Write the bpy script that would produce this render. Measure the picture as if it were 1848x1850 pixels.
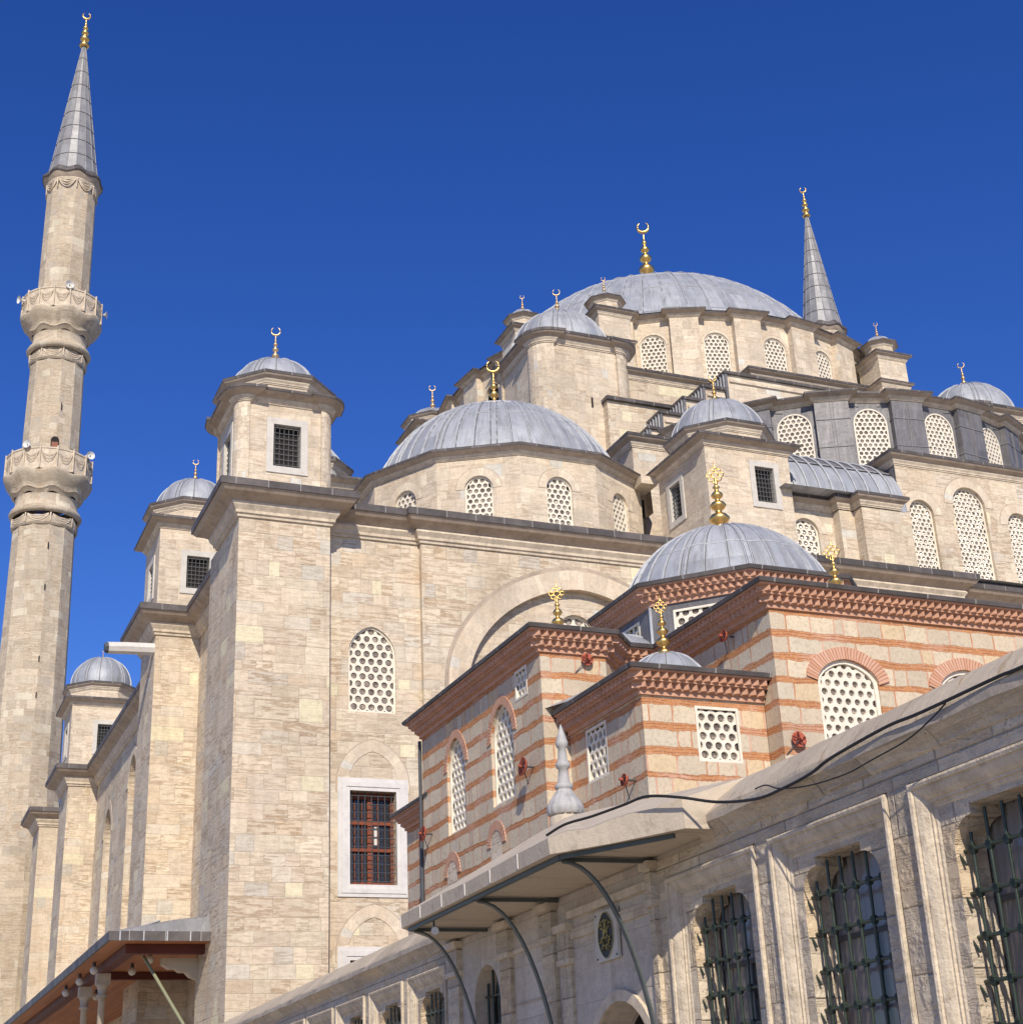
import bpy, math, random
from math import sin, cos, pi, radians, hypot, atan2, sqrt, floor
from mathutils import Vector, Matrix
from mathutils.geometry import tessellate_polygon

random.seed(7)
for o in list(bpy.data.objects):
    bpy.data.objects.remove(o)
SC = bpy.context.scene
COL = SC.collection

# ------------------------------------------------------------------ camera
YAW, PITCH, ROLL, FPX = radians(23.51155828), radians(22.74641654), radians(-2.66609028), 2735.578
fw = Vector((sin(YAW)*cos(PITCH), cos(YAW)*cos(PITCH), sin(PITCH)))
rt = Vector((cos(YAW), -sin(YAW), 0)); up = rt.cross(fw)
r2 = rt*cos(ROLL) + up*sin(ROLL); u2 = -rt*sin(ROLL) + up*cos(ROLL)
cd = bpy.data.cameras.new('camera'); cam = bpy.data.objects.new('camera', cd); COL.objects.link(cam)
cam.matrix_world = Matrix(((r2.x, u2.x, -fw.x, 0), (r2.y, u2.y, -fw.y, 0), (r2.z, u2.z, -fw.z, 1.6), (0, 0, 0, 1)))
cd.sensor_fit = 'HORIZONTAL'; cd.sensor_width = 36; cd.lens = FPX/1848*36
cd.clip_start = .1; cd.clip_end = 6000
SC.camera = cam

# ------------------------------------------------------------------ light
SUN_EL, SUN_A = radians(35), radians(18.5)          # SUN_A: from -Y toward -X
sdir = Vector((-sin(SUN_A)*cos(SUN_EL), -cos(SUN_A)*cos(SUN_EL), sin(SUN_EL)))
sl = bpy.data.lights.new('sun', 'SUN'); sl.energy = 4.65; sl.angle = radians(.5); sl.color = (1, .915, .775)
so = bpy.data.objects.new('sun', sl); COL.objects.link(so)
so.rotation_euler = sdir.to_track_quat('Z', 'Y').to_euler()
W = bpy.data.worlds.new('World'); SC.world = W; W.use_nodes = True
wn = W.node_tree.nodes; wl = W.node_tree.links
for n in list(wn): wn.remove(n)
sky = wn.new('ShaderNodeTexSky'); sky.sky_type = 'NISHITA'; sky.sun_disc = False
sky.sun_elevation = SUN_EL; sky.sun_rotation = pi + SUN_A
sky.altitude = 300; sky.air_density = 1.0; sky.dust_density = .15; sky.ozone_density = 6.0
bg = wn.new('ShaderNodeBackground'); bg.inputs[1].default_value = .12
hs = wn.new('ShaderNodeHueSaturation'); hs.inputs['Saturation'].default_value = 1.22; hs.inputs['Hue'].default_value = .521; hs.inputs['Value'].default_value = 1.12
wo = wn.new('ShaderNodeOutputWorld')
wl.new(sky.outputs[0], hs.inputs['Color']); wl.new(hs.outputs[0], bg.inputs[0]); wl.new(bg.outputs[0], wo.inputs[0])
SC.render.engine = 'CYCLES'
SC.cycles.max_bounces = 6; SC.cycles.diffuse_bounces = 3; SC.cycles.glossy_bounces = 3
SC.view_settings.view_transform = 'Standard'; SC.view_settings.look = 'None'
SC.view_settings.exposure = 0.0; SC.view_settings.gamma = 1

# ------------------------------------------------------------------ node helper
class NT:
    def __init__(s, name):
        s.m = bpy.data.materials.new(name); s.m.use_nodes = True
        s.t = s.m.node_tree; s.n = s.t.nodes; s.l = s.t.links
        s.b = s.n['Principled BSDF']; s.out = s.n['Material Output']
    def link(s, a, b): s.l.new(a, b)
    def setin(s, sock, v):
        if hasattr(v, 'is_output') or isinstance(v, bpy.types.NodeSocket): s.l.new(v, sock)
        elif v is not None: sock.default_value = v
    def math(s, op, a, b=None, c=None, clamp=False):
        n = s.n.new('ShaderNodeMath'); n.operation = op; n.use_clamp = clamp
        for i, v in enumerate((a, b, c)):
            if v is not None: s.setin(n.inputs[i], v)
        return n.outputs[0]
    def comb(s, x, y, z=0.0):
        n = s.n.new('ShaderNodeCombineXYZ')
        for i, v in enumerate((x, y, z)): s.setin(n.inputs[i], v)
        return n.outputs[0]
    def white(s, vec):
        n = s.n.new('ShaderNodeTexWhiteNoise'); n.noise_dimensions = '3D'; s.l.new(vec, n.inputs['Vector'])
        return n.outputs['Value'], n.outputs['Color']
    def noise(s, vec, scale=5, detail=4, rough=.55, dim='3D'):
        n = s.n.new('ShaderNodeTexNoise'); n.noise_dimensions = dim
        s.l.new(vec, n.inputs['W' if dim == '1D' else 'Vector'])
        n.inputs['Scale'].default_value = scale; n.inputs['Detail'].default_value = detail
        n.inputs['Roughness'].default_value = rough
        return n.outputs[0]
    def ramp(s, fac, stops, interp='LINEAR'):
        n = s.n.new('ShaderNodeValToRGB'); cr = n.color_ramp; cr.interpolation = interp
        while len(cr.elements) < len(stops): cr.elements.new(.5)
        for e, (p, c) in zip(cr.elements, stops):
            e.position = p; e.color = (c, c, c, 1) if isinstance(c, (int, float)) else (*c, 1)
        s.l.new(fac, n.inputs[0]); return n.outputs[0]
    def mix(s, fac, a, b, bt='MIX'):
        n = s.n.new('ShaderNodeMix'); n.data_type = 'RGBA'; n.blend_type = bt; n.clamp_factor = True
        s.setin(n.inputs[0], fac)
        for sock, v in ((n.inputs[6], a), (n.inputs[7], b)):
            if isinstance(v, tuple): v = (*v, 1) if len(v) == 3 else v
            s.setin(sock, v)
        return n.outputs[2]
    def uv(s):
        n = s.n.new('ShaderNodeUVMap'); n.uv_map = 'UVMap'
        x = s.n.new('ShaderNodeSeparateXYZ'); s.l.new(n.outputs[0], x.inputs[0])
        return n.outputs[0], x.outputs[0], x.outputs[1]
    def pos(s):
        n = s.n.new('ShaderNodeNewGeometry'); return n.outputs['Position']
    def bump(s, h, strength=.3, dist=.02):
        n = s.n.new('ShaderNodeBump'); n.inputs['Strength'].default_value = strength
        n.inputs['Distance'].default_value = dist; s.l.new(h, n.inputs['Height']); s.l.new(n.outputs[0], s.b.inputs['Normal'])
    def fin(s, col, rough=.8, metal=0.0, spec=.3):
        s.setin(s.b.inputs['Base Color'], (*col, 1) if isinstance(col, tuple) else col)
        s.setin(s.b.inputs['Roughness'], rough); s.setin(s.b.inputs['Metallic'], metal)
        s.b.inputs['Specular IOR Level'].default_value = spec
        return s.m

def warm(r): return [(p, (c[0]*1.03, c[1]*1.025, c[2]*1.01)) for p, c in r]
def ashlar(name, ramp, h=.5, w=1.15, streak=.6, mortar=(.42, .36, .28), mort_amt=.45, bump=.35, pit=.0, tint=(1, 1, 1)):
    t = NT(name); uv, u, v = t.uv(); ramp = warm(ramp)
    nv = t.noise(t.math('MULTIPLY', v, .9), 1.0, 1, .5, '1D')
    v2 = t.math('ADD', v, t.math('MULTIPLY', nv, .5))
    row = t.math('FLOOR', t.math('DIVIDE', v2, h)); fr = t.math('FRACT', t.math('DIVIDE', v2, h))
    r1, _ = t.white(t.comb(row, 3.1, 0.0)); r2_, _ = t.white(t.comb(row, 9.7, 1.0))
    wr = t.math('MULTIPLY', t.math('ADD', t.math('MULTIPLY', r1, .8), .65), w)
    uu = t.math('ADD', t.math('DIVIDE', u, wr), t.math('MULTIPLY', r2_, 17.0))
    c = t.math('FLOOR', uu); fu = t.math('FRACT', uu)
    rs, _ = t.white(t.comb(c, row, 5.0))
    sp = t.math('GREATER_THAN', rs, .5); cut = t.math('ADD', t.math('MULTIPLY', rs, .5), .1)
    hi = t.math('MULTIPLY', t.math('GREATER_THAN', fu, cut), sp)
    cell = t.comb(t.math('ADD', c, t.math('MULTIPLY', hi, .5)), row, 2.0)
    val, vcol = t.white(cell)
    base = t.ramp(val, ramp, 'CONSTANT')
    # soft tone differences between the blocks
    sx = t.n.new('ShaderNodeSeparateColor'); t.link(vcol, sx.inputs[0])
    base = t.mix(1.0, base, t.ramp(sx.outputs[2], [(0, .93), (1, 1.07)]), 'MULTIPLY')
    # sediment streaks, each block with its own bed
    sv = t.comb(t.math('MULTIPLY', u, 1.5), t.math('MULTIPLY', v, 10.0), t.math('MULTIPLY', val, 31.0))
    n1 = t.noise(sv, 1.0, 5, .62)
    st = t.ramp(n1, [(0, 0.0), (.50, 0.0), (.575, .8), (.62, .35), (.72, 1.0)])
    amt = t.math('MULTIPLY', t.math('MULTIPLY', st, sx.outputs[1]), streak)
    yel = t.math('LESS_THAN', val, .93)
    amt = t.math('MULTIPLY', amt, yel)
    base = t.mix(amt, base, (.32, .20, .105))
    n3 = t.noise(sv, 2.3, 4, .7)
    wst = t.math('MULTIPLY', t.ramp(n3, [(0, 0.0), (.6, 0.0), (.72, 1.0)]), .35)
    base = t.mix(wst, base, (.82, .76, .66))
    big = t.noise(t.pos(), .22, 4, .6)
    base = t.mix(.8, base, t.ramp(big, [(.25, .72), (.5, 1.0), (.75, 1.1)]), 'MULTIPLY')
    grime_shade = t.noise(t.pos(), 1.3, 6, .7)
    base = t.mix(t.math('MULTIPLY', t.ramp(grime_shade, [(.55, 0.0), (.8, 1.0)]), .35), base, (.33, .27, .2))
    mpv = t.n.new('ShaderNodeMapping'); mpv.inputs['Scale'].default_value = (1.6, 1.6, .16); t.link(t.pos(), mpv.inputs[0])
    drip = t.noise(mpv.outputs[0], 1.0, 6, .65)
    base = t.mix(t.math('MULTIPLY', t.ramp(drip, [(.5, 0.0), (.72, 1.0)]), .42), base, (.40, .30, .2))
    base = t.mix(t.math('MULTIPLY', t.ramp(drip, [(.28, 1.0), (.42, 0.0)]), .25), base, (.74, .67, .55))
    dv = t.math('MULTIPLY', t.math('MINIMUM', fr, t.math('SUBTRACT', 1.0, fr)), h)
    du0 = t.math('MINIMUM', fu, t.math('SUBTRACT', 1.0, fu))
    du1 = t.math('ADD', t.math('ABSOLUTE', t.math('SUBTRACT', fu, cut)), t.math('MULTIPLY', t.math('SUBTRACT', 1.0, sp), 9.0))
    du = t.math('MULTIPLY', t.math('MINIMUM', du0, du1), wr)
    d = t.math('MINIMUM', du, dv)
    wob = t.noise(uv, 3.0, 3)
    line = t.math('SUBTRACT', 1.0, t.math('DIVIDE', d, .016), clamp=True)
    ml = t.math('MULTIPLY', t.math('MULTIPLY', line, t.ramp(wob, [(.35, .15), (.6, 1.0)])), mort_amt)
    base = t.mix(ml, base, mortar)
    if tint != (1, 1, 1): base = t.mix(1.0, base, tint, 'MULTIPLY')
    pn = t.noise(t.pos(), 9.0, 6, .7)
    base = t.mix(.8, base, t.ramp(t.noise(t.pos(), 6.0, 8, .8), [(.3, .72), (.5, 1.0), (.7, 1.18)]), 'MULTIPLY')
    hgt = t.math('SUBTRACT', t.math('MULTIPLY', pn, .7), t.math('ADD', t.math('MULTIPLY', line, .8), t.math('MULTIPLY', st, .5)))
    if pit:
        pv = t.n.new('ShaderNodeTexVoronoi'); pv.inputs['Scale'].default_value = 22; t.link(t.pos(), pv.inputs['Vector'])
        hole = t.ramp(pv.outputs['Distance'], [(.0, 0.0), (.25, 1.0)])
        mk = t.ramp(t.noise(t.pos(), 3.0, 3), [(.45, 0.0), (.6, 1.0)])
        hgt = t.math('ADD', hgt, t.math('MULTIPLY', t.math('MULTIPLY', hole, mk), pit))
        base = t.mix(t.math('MULTIPLY', t.math('SUBTRACT', 1.0, hole), t.math('MULTIPLY', mk, .55)), base, (.2, .16, .12))
    t.bump(hgt, bump, .03)
    return t.fin(base, .85, 0, .2)

BEIGE = [(0, (.615, .51, .385)), (.16, (.635, .53, .395)), (.32, (.60, .50, .385)), (.46, (.65, .55, .415)), (.60, (.59, .485, .36)),
         (.70, (.61, .53, .42)), (.80, (.575, .52, .435)), (.84, (.66, .57, .43)), (.90, (.59, .47, .34)), (.955, (.70, .62, .43))]
PALE = [(0, (.64, .53, .40)), (.3, (.61, .515, .40)), (.55, (.67, .57, .44)), (.75, (.58, .49, .38)), (.9, (.70, .60, .46)), (.97, (.6, .57, .50))]
MIN = [(0, (.53, .44, .325)), (.25, (.555, .465, .35)), (.5, (.49, .415, .315)), (.72, (.575, .49, .375)), (.86, (.475, .41, .325)), (.95, (.62, .55, .42))]
GREYW = [(0, (.53, .445, .335)), (.25, (.49, .41, .31)), (.5, (.56, .47, .35)), (.7, (.47, .40, .31)), (.85, (.57, .45, .31)), (.95, (.51, .45, .37))]
M = {}
M['stone'] = ashlar('ashlar_stone', BEIGE, streak=.95, mort_amt=.5, bump=.55)
M['stone_pale'] = ashlar('pale_ashlar', PALE, h=.45, w=1.1, streak=.65, mort_amt=.45, bump=.45)
M['stone_min'] = ashlar('minaret_stone', MIN, h=.6, w=1.1, streak=.85, mort_amt=.6, bump=.55)
M['stone_wall'] = ashlar('precinct_stone', [(p, tuple(x*1.10 for x in c)) for p, c in GREYW], h=.62, w=1.5, streak=.15, mort_amt=.7, bump=.8, pit=1.0, mortar=(.25, .2, .15))
M['stone_pier'] = ashlar('darker_ashlar', [(p, tuple(x*.95 for x in c)) for p, c in BEIGE], streak=.7)
VOUS = ashlar('voussoir_stone', PALE, h=.36, w=.9, streak=.2, mort_amt=.5, bump=.2); M['vous'] = VOUS

def plain(name, col, rough=.8, var=.12, scale=3, bump=.15, metal=0, spec=.3, dirt=None, streaky=False):
    t = NT(name); p = t.pos()
    if streaky:
        mp = t.n.new('ShaderNodeMapping'); mp.inputs['Scale'].default_value = (1.2, 1.2, .12) if streaky == 'v' else (.3, .3, 6); t.link(p, mp.inputs[0]); pp = mp.outputs[0]
    else: pp = p
    n = t.noise(pp, scale, 5, .65)
    c = t.mix(1.0, col, t.ramp(n, [(.25, 1-var), (.75, 1+var)]), 'MULTIPLY')
    if dirt:
        g = t.noise(pp, scale*2.3, 5, .7)
        c = t.mix(t.ramp(g, [(.5, 0.0), (.72, .7)]), c, dirt)
    t.bump(t.noise(p, scale*6, 4, .6), bump, .02)
    return t.fin(c, rough, metal, spec)

M['trim'] = plain('moulded_stone', (.62, .52, .395), .85, .28, 2.2, .5, dirt=(.37, .285, .2))
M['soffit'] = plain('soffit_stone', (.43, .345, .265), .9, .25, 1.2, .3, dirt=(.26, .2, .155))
M['marble'] = plain('grey_marble', (.66, .63, .59), .6, .1, 2, .1, dirt=(.52, .49, .46))
M['plaster'] = plain('lattice_plaster', (.78, .71, .585), .85, .12, 3.5, .3, dirt=(.60, .52, .40))
M['marble_old'] = plain('old_marble_frame', (.58, .54, .475), .7, .12, 2.5, .15, dirt=(.46, .42, .36))
M['edge'] = plain('lead_edge', (.075, .066, .063), .65, .3, 1.5, .15, dirt=(.13, .118, .112))
def edge_mat():
    t = NT('lead_edge_strip'); uv, u, v = t.uv(); f = t.math('FRACT', t.math('DIVIDE', u, 1.15)); jl = t.math('LESS_THAN', f, .025)
    n = t.noise(t.pos(), 1.7, 5, .65); c = t.mix(1.0, (.092, .08, .075), t.ramp(n, [(.25, .6), (.75, 1.5)]), 'MULTIPLY')
    w_, _ = t.white(t.comb(t.math('FLOOR', t.math('DIVIDE', u, 1.15)), 0.0, 0.0)); c = t.mix(1.0, c, t.ramp(w_, [(0, .75), (1, 1.35)]), 'MULTIPLY')
    c = t.mix(jl, c, (.30, .28, .26)); t.bump(n, .4, .03); return t.fin(c, .6, 0, .3)
M['edge'] = edge_mat()
M['grime_shade'] = plain('rib_shade_strip', (.12, .115, .115), .7, .3, 2, .1)  # near-black colour that paints the shaded side of the dome ribs
M['gold'] = plain('gilt_copper', (.78, .50, .17), .36, .12, 2, .05, metal=1)
M['gold_pale'] = plain('weathered_gilt', (.72, .50, .27), .4, .2, 3, .1, metal=.9)
M['terra'] = plain('pink_brick', (.53, .295, .19), .85, .16, 3, .25, dirt=(.66, .42, .31))
M['red'] = plain('red_paint', (.42, .105, .06), .6, .15, 5, .1)
M['speaker'] = plain('speaker_shell', (.66, .65, .62), .5, .08, 4, .05)
M['black'] = plain('black_rubber', (.022, .021, .02), .5, .1, 4, .05)
M['dark'] = plain('dark_interior', (.018, .015, .013), .8, .1, 4, 0)
M['iron'] = plain('grey_iron', (.075, .08, .085), .5, .2, 4, .1)
M['bar_grey'] = plain('grey_bars', (.13, .13, .13), .5, .1, 4, .05)
M['carved'] = plain('carved_grey_marble', (.42, .405, .385), .6, .2, 3, .2, dirt=(.24, .22, .2))
M['green_iron'] = plain('green_iron', (.03, .044, .03), .38, .25, 6, .15, spec=.5)
M['brace'] = plain('painted_brace', (.085, .10, .095), .45, .15, 3, .1, dirt=(.12, .13, .12))
M['maroon'] = plain('maroon_beam', (.115, .032, .022), .6, .15, 2, .1)
M['brown_wood'] = plain('brown_window_wood', (.23, .065, .03), .5, .25, 3, .15)
M['globe'] = plain('opal_globe', (.62, .58, .50), .25, .04, 3, 0, spec=.5)
M['curtain'] = plain('curtain_cloth', (.66, .61, .58), .9, .12, 2, .1, streaky='v')
M['coping'] = plain('coping_stone', (.47, .40, .32), .9, .28, 1.3, .6, dirt=(.30, .255, .205))
M['wmould'] = plain('precinct_moulding', (.60, .505, .38), .9, .25, 3.0, 1.0, dirt=(.32, .245, .165))
M['seam_dim'] = plain('dull_lead_seam', (.21, .20, .20), .55, .2, 2, .1)
M['paving'] = plain('paving', (.42, .37, .30), .9, .15, .4, .2)
M['slate'] = ashlar('gate_panel_stone', [(0, (.54, .475, .41)), (.4, (.575, .50, .42)), (.75, (.51, .46, .40))], h=.72, w=1.7, streak=.25, mort_amt=.6, bump=.35)
def canopy_mat():
    t = NT('canopy_stone'); mp = t.n.new('ShaderNodeMapping'); mp.inputs['Scale'].default_value = (.7, 4.5, 3.0); mp.inputs['Rotation'].default_value = (0, 0, .25); t.link(t.pos(), mp.inputs[0])
    n = t.noise(mp.outputs[0], 1.0, 6, .68)
    c = t.ramp(n, [(.3, (.38, .315, .24)), (.44, (.53, .45, .345)), (.58, (.58, .49, .375)), (.72, (.45, .355, .25))])
    sp = t.noise(t.pos(), 14, 5, .75); c = t.mix(t.math('MULTIPLY', t.ramp(sp, [(.58, 0.0), (.72, 1.0)]), .4), c, (.25, .2, .14))
    t.bump(t.math('ADD', sp, n), .6, .02); return t.fin(c, .9, 0, .15)
M['canopy'] = canopy_mat()
M['pole'] = plain('olive_pole', (.25, .25, .15), .5, .1, 4, .05)
M['brass'] = plain('brass_script', (.42, .34, .14), .4, .2, 8, .1, metal=.6)

def lead_mat(name, a, b, rough=.5, pu=1.0, pv=2.0, stain=(.16, .15, .15), st=.5):
    t = NT(name); uv, u, v = t.uv()
    cell, cc = t.white(t.comb(t.math('FLOOR', t.math('DIVIDE', u, pu)), t.math('FLOOR', t.math('DIVIDE', v, pv)), 0.0))
    c = t.mix(cell, a, b)
    n = t.noise(t.comb(t.math('MULTIPLY', u, 5.0), t.math('MULTIPLY', v, .7), 0.0), 1.0, 5, .65)
    c = t.mix(t.math('MULTIPLY', t.ramp(n, [(.48, 0.0), (.75, 1.0)]), st), c, stain)
    n2 = t.noise(t.pos(), 1.6, 6, .7)
    c = t.mix(1.0, c, t.ramp(n2, [(.25, .82), (.75, 1.16)]), 'MULTIPLY')
    t.bump(t.noise(t.pos(), 3.0, 6, .65), .55, .06)
    return t.fin(c, rough, .15, .45)
M['lead'] = lead_mat('lead_sheet', (.315, .33, .355), (.435, .445, .46), .55, .95, 1.7, stain=(.17, .16, .155), st=.75)
M['lead_seam'] = plain('lead_seam', (.45, .46, .475), .5, .2, 2, .15, dirt=(.25, .245, .245))
M['lead_cone'] = lead_mat('spire_lead', (.245, .24, .24), (.34, .335, .33), .5, .7, 1.6)
M['lead_dark'] = lead_mat('dark_lead', (.125, .118, .12), (.185, .175, .175), .5, 1.2, 1.6, stain=(.30, .285, .275), st=.6)

def glass_disc():
    t = NT('bottle_glass'); w, wc = t.white(t.uv()[0])
    g = t.n.new('ShaderNodeNewGeometry')
    cell = t.noise(g.outputs['Position'], 3.5, 2, .5)
    c = t.ramp(cell, [(.35, (.13, .105, .09)), (.52, (.25, .21, .18)), (.68, (.46, .39, .32))])
    return t.fin(c, .16, 0, .6)
M['glass'] = glass_disc()
def dark_glass():
    t = NT('window_glass'); return t.fin((.03, .028, .027), .08, 0, .6)
M['pane'] = dark_glass()
def clear_pane():
    t = NT('reflective_pane')
    tr = t.n.new('ShaderNodeBsdfTransparent'); tr.inputs[0].default_value = (.82, .81, .80, 1)
    gl = t.n.new('ShaderNodeBsdfGlossy'); gl.inputs['Roughness'].default_value = .05
    fr = t.n.new('ShaderNodeFresnel'); fr.inputs[0].default_value = 1.5
    mx = t.n.new('ShaderNodeMixShader'); t.link(fr.outputs[0], mx.inputs[0]); t.link(tr.outputs[0], mx.inputs[1]); t.link(gl.outputs[0], mx.inputs[2])
    t.link(mx.outputs[0], t.out.inputs[0]); return t.m
M['clear'] = clear_pane()
def planks():
    t = NT('wood_planks'); p = t.pos()
    x = t.n.new('ShaderNodeSeparateXYZ'); t.link(p, x.inputs[0])
    q = t.math('DIVIDE', x.outputs[0], .16); f = t.math('FRACT', q)
    v, _ = t.white(t.comb(t.math('FLOOR', q), t.math('FLOOR', t.math('DIVIDE', x.outputs[1], 3.0)), 0.0))
    c = t.mix(v, (.34, .125, .05), (.46, .185, .075))
    ln = t.math('LESS_THAN', f, .1)
    c = t.mix(ln, c, (.42, .22, .11))
    return t.fin(c, .6, 0, .3)
M['planks'] = planks()
def brickstone():
    t = NT('banded_brick_and_stone'); uv, u, v = t.uv(); P = t.pos()
    wob = t.math('MULTIPLY', t.math('SUBTRACT', t.noise(uv, 1.9, 5, .65), .5), .15)
    per = .447
    q = t.math('DIVIDE', t.math('ADD', t.math('ADD', v, wob), -8.40 + per*20.5), per)
    row = t.math('FLOOR', q); fr = t.math('FRACT', q)
    rr, _ = t.white(t.comb(row, 1.0, 0.0))
    th = t.math('ADD', t.math('MULTIPLY', rr, .07), .115)
    dist = t.math('ABSOLUTE', t.math('SUBTRACT', fr, .5))
    fine = t.math('MULTIPLY', t.math('SUBTRACT', t.noise(uv, 8, 4, .65), .5), .12)
    band = t.math('LESS_THAN', t.math('ADD', dist, fine), th)
    # stones between the bands
    q2 = t.math('ADD', q, .5); row2 = t.math('FLOOR', q2)
    r1, _ = t.white(t.comb(row2, 4.0, 0.0))
    wr = t.math('ADD', t.math('MULTIPLY', r1, .45), .42)
    uw = t.math('ADD', u, t.math('MULTIPLY', t.math('SUBTRACT', t.noise(uv, 4.0, 3), .5), .05))
    uu = t.math('ADD', t.math('DIVIDE', uw, wr), t.math('MULTIPLY', r1, 13.0))
    c = t.math('FLOOR', uu); fu = t.math('FRACT', uu)
    rs, _ = t.white(t.comb(c, row2, 7.0))
    split = t.math('GREATER_THAN', rs, .72)
    d0 = t.math('MINIMUM', fu, t.math('SUBTRACT', 1.0, fu))
    d1 = t.math('ADD', t.math('ABSOLUTE', t.math('SUBTRACT', fu, .38)), t.math('SUBTRACT', 1.0, split))
    du = t.math('MULTIPLY', t.math('MINIMUM', d0, d1), wr)
    val, vc = t.white(t.comb(t.math('ADD', c, t.math('MULTIPLY', t.math('MULTIPLY', split, t.math('GREATER_THAN', fu, .38)), .5)), row2, 3.0))
    stone = t.ramp(val, [(0, (.65, .535, .39)), (.2, (.60, .50, .37)), (.45, (.69, .58, .42)), (.65, (.62, .53, .40)), (.82, (.68, .52, .33)), (.93, (.57, .47, .35))], 'CONSTANT')
    sn = t.noise(P, 14, 6, .75)
    stone = t.mix(t.math('MULTIPLY', t.ramp(sn, [(.47, 0.0), (.66, 1.0)]), .5), stone, (.36, .29, .2))
    # brick band : three thin courses
    sub = t.math('FRACT', t.math('MULTIPLY', q, 7.5)); bl = t.math('LESS_THAN', sub, .22)
    bu = t.math('FRACT', t.math('ADD', t.math('DIVIDE', u, .27), t.math('MULTIPLY', t.math('FLOOR', t.math('MULTIPLY', q, 7.5)), .37)))
    gap = t.math('LESS_THAN', bu, .08)
    on = t.noise(uv, .9, 4, .6)
    bc = t.mix(t.ramp(on, [(.5, 0.0), (.64, 1.0)]), (.55, .262, .118), (.63, .37, .25))
    bn = t.noise(P, 11, 5, .7)
    bc = t.mix(t.ramp(bn, [(.45, 0.0), (.7, .6)]), bc, (.45, .18, .08))
    jn = t.math('LESS_THAN', t.math('ABSOLUTE', t.math('SUBTRACT', t.math('ADD', dist, t.math('MULTIPLY', fine, .6)), .065)), .02)
    bc = t.mix(t.math('MULTIPLY', t.math('MULTIPLY', jn, t.ramp(t.noise(uv, 3.2, 4), [(.40, 0.0), (.5, 1.0)])), .8), bc, (.30, .13, .07))
    ed = t.math('GREATER_THAN', t.math('ADD', dist, fine), t.math('SUBTRACT', th, .03)); bc = t.mix(t.math('MULTIPLY', ed, .45), bc, (.30, .15, .09))
    bc = t.mix(t.math('MULTIPLY', t.math('MULTIPLY', gap, t.math('SUBTRACT', 1.0, bl)), .25), bc, (.72, .55, .42))
    jt = t.math('LESS_THAN', t.math('ADD', du, t.math('MULTIPLY', fine, .25)), .016)
    jc = t.mix(t.ramp(on, [(.42, 0.0), (.58, 1.0)]), (.52, .25, .13), (.66, .40, .29))
    stone = t.mix(jt, stone, jc)
    col = t.mix(band, stone, bc)
    big = t.noise(P, .5, 4, .6)
    col = t.mix(.7, col, t.ramp(big, [(.3, .82), (.7, 1.08)]), 'MULTIPLY')
    hg = t.math('ADD', t.math('MULTIPLY', sn, .8), t.math('MULTIPLY', t.math('MULTIPLY', t.math('SUBTRACT', 1.0, band), t.math('SUBTRACT', 1.0, jt)), .8))
    t.bump(hg, .6, .03)
    return t.fin(col, .9, 0, .15)
M['brickstone'] = brickstone()
def radial_brick():
    t = NT('arch_brick'); uv, u, v = t.uv()
    q = t.math('DIVIDE', v, .075); f = t.math('FRACT', q)
    ln = t.math('LESS_THAN', f, .25)
    vv, _ = t.white(t.comb(t.math('FLOOR', q), 0.0, 0.0))
    c = t.mix(vv, (.56, .30, .19), (.66, .41, .29))
    c = t.mix(t.math('MULTIPLY', ln, .8), c, (.27, .12, .075))
    return t.fin(c, .9, 0, .15)
M['archbrick'] = radial_brick()
def coping_mat():
    t = NT('streaked_coping'); uv, u, v = t.uv(); P = t.pos()
    n = t.noise(t.comb(t.math('MULTIPLY', t.math('ADD', u, t.math('MULTIPLY', v, .55)), 6.0), t.math('MULTIPLY', v, .55), 0.0), 1.0, 6, .7)
    c = t.ramp(n, [(.3, (.36, .295, .215)), (.43, (.52, .435, .325)), (.56, (.56, .465, .345)), (.68, (.40, .29, .18))])
    q = t.math('DIVIDE', u, .83); f = t.math('FRACT', q); jl = t.math('LESS_THAN', f, .012)
    vv, _ = t.white(t.comb(t.math('FLOOR', q), 0.0, 0.0))
    c = t.mix(1.0, c, t.ramp(vv, [(0, .86), (1, 1.1)]), 'MULTIPLY')
    c = t.mix(t.math('MULTIPLY', jl, .6), c, (.2, .16, .12))
    sp = t.noise(P, 16, 5, .75)
    c = t.mix(t.math('MULTIPLY', t.ramp(sp, [(.58, 0.0), (.7, 1.0)]), .5), c, (.2, .15, .1))
    t.bump(t.math('ADD', sp, n), .7, .02)
    return t.fin(c, .9, 0, .15)
M['copingtop'] = coping_mat()

# ------------------------------------------------------------------ mesh builder
class Frame:
    def __init__(s, o, n):
        s.o = Vector(o); s.N = Vector(n).normalized(); s.U = Vector((-s.N.y, s.N.x, 0)).normalized(); s.Z = Vector((0, 0, 1))
    def pt(s, u, v, w=0): return s.o + s.U*u + s.Z*v + s.N*w
def fr_edge(p0, p1, z=0):
    d = Vector((p1[0]-p0[0], p1[1]-p0[1], 0)).normalized()
    return Frame((p0[0], p0[1], z), (d.y, -d.x, 0))

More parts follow.
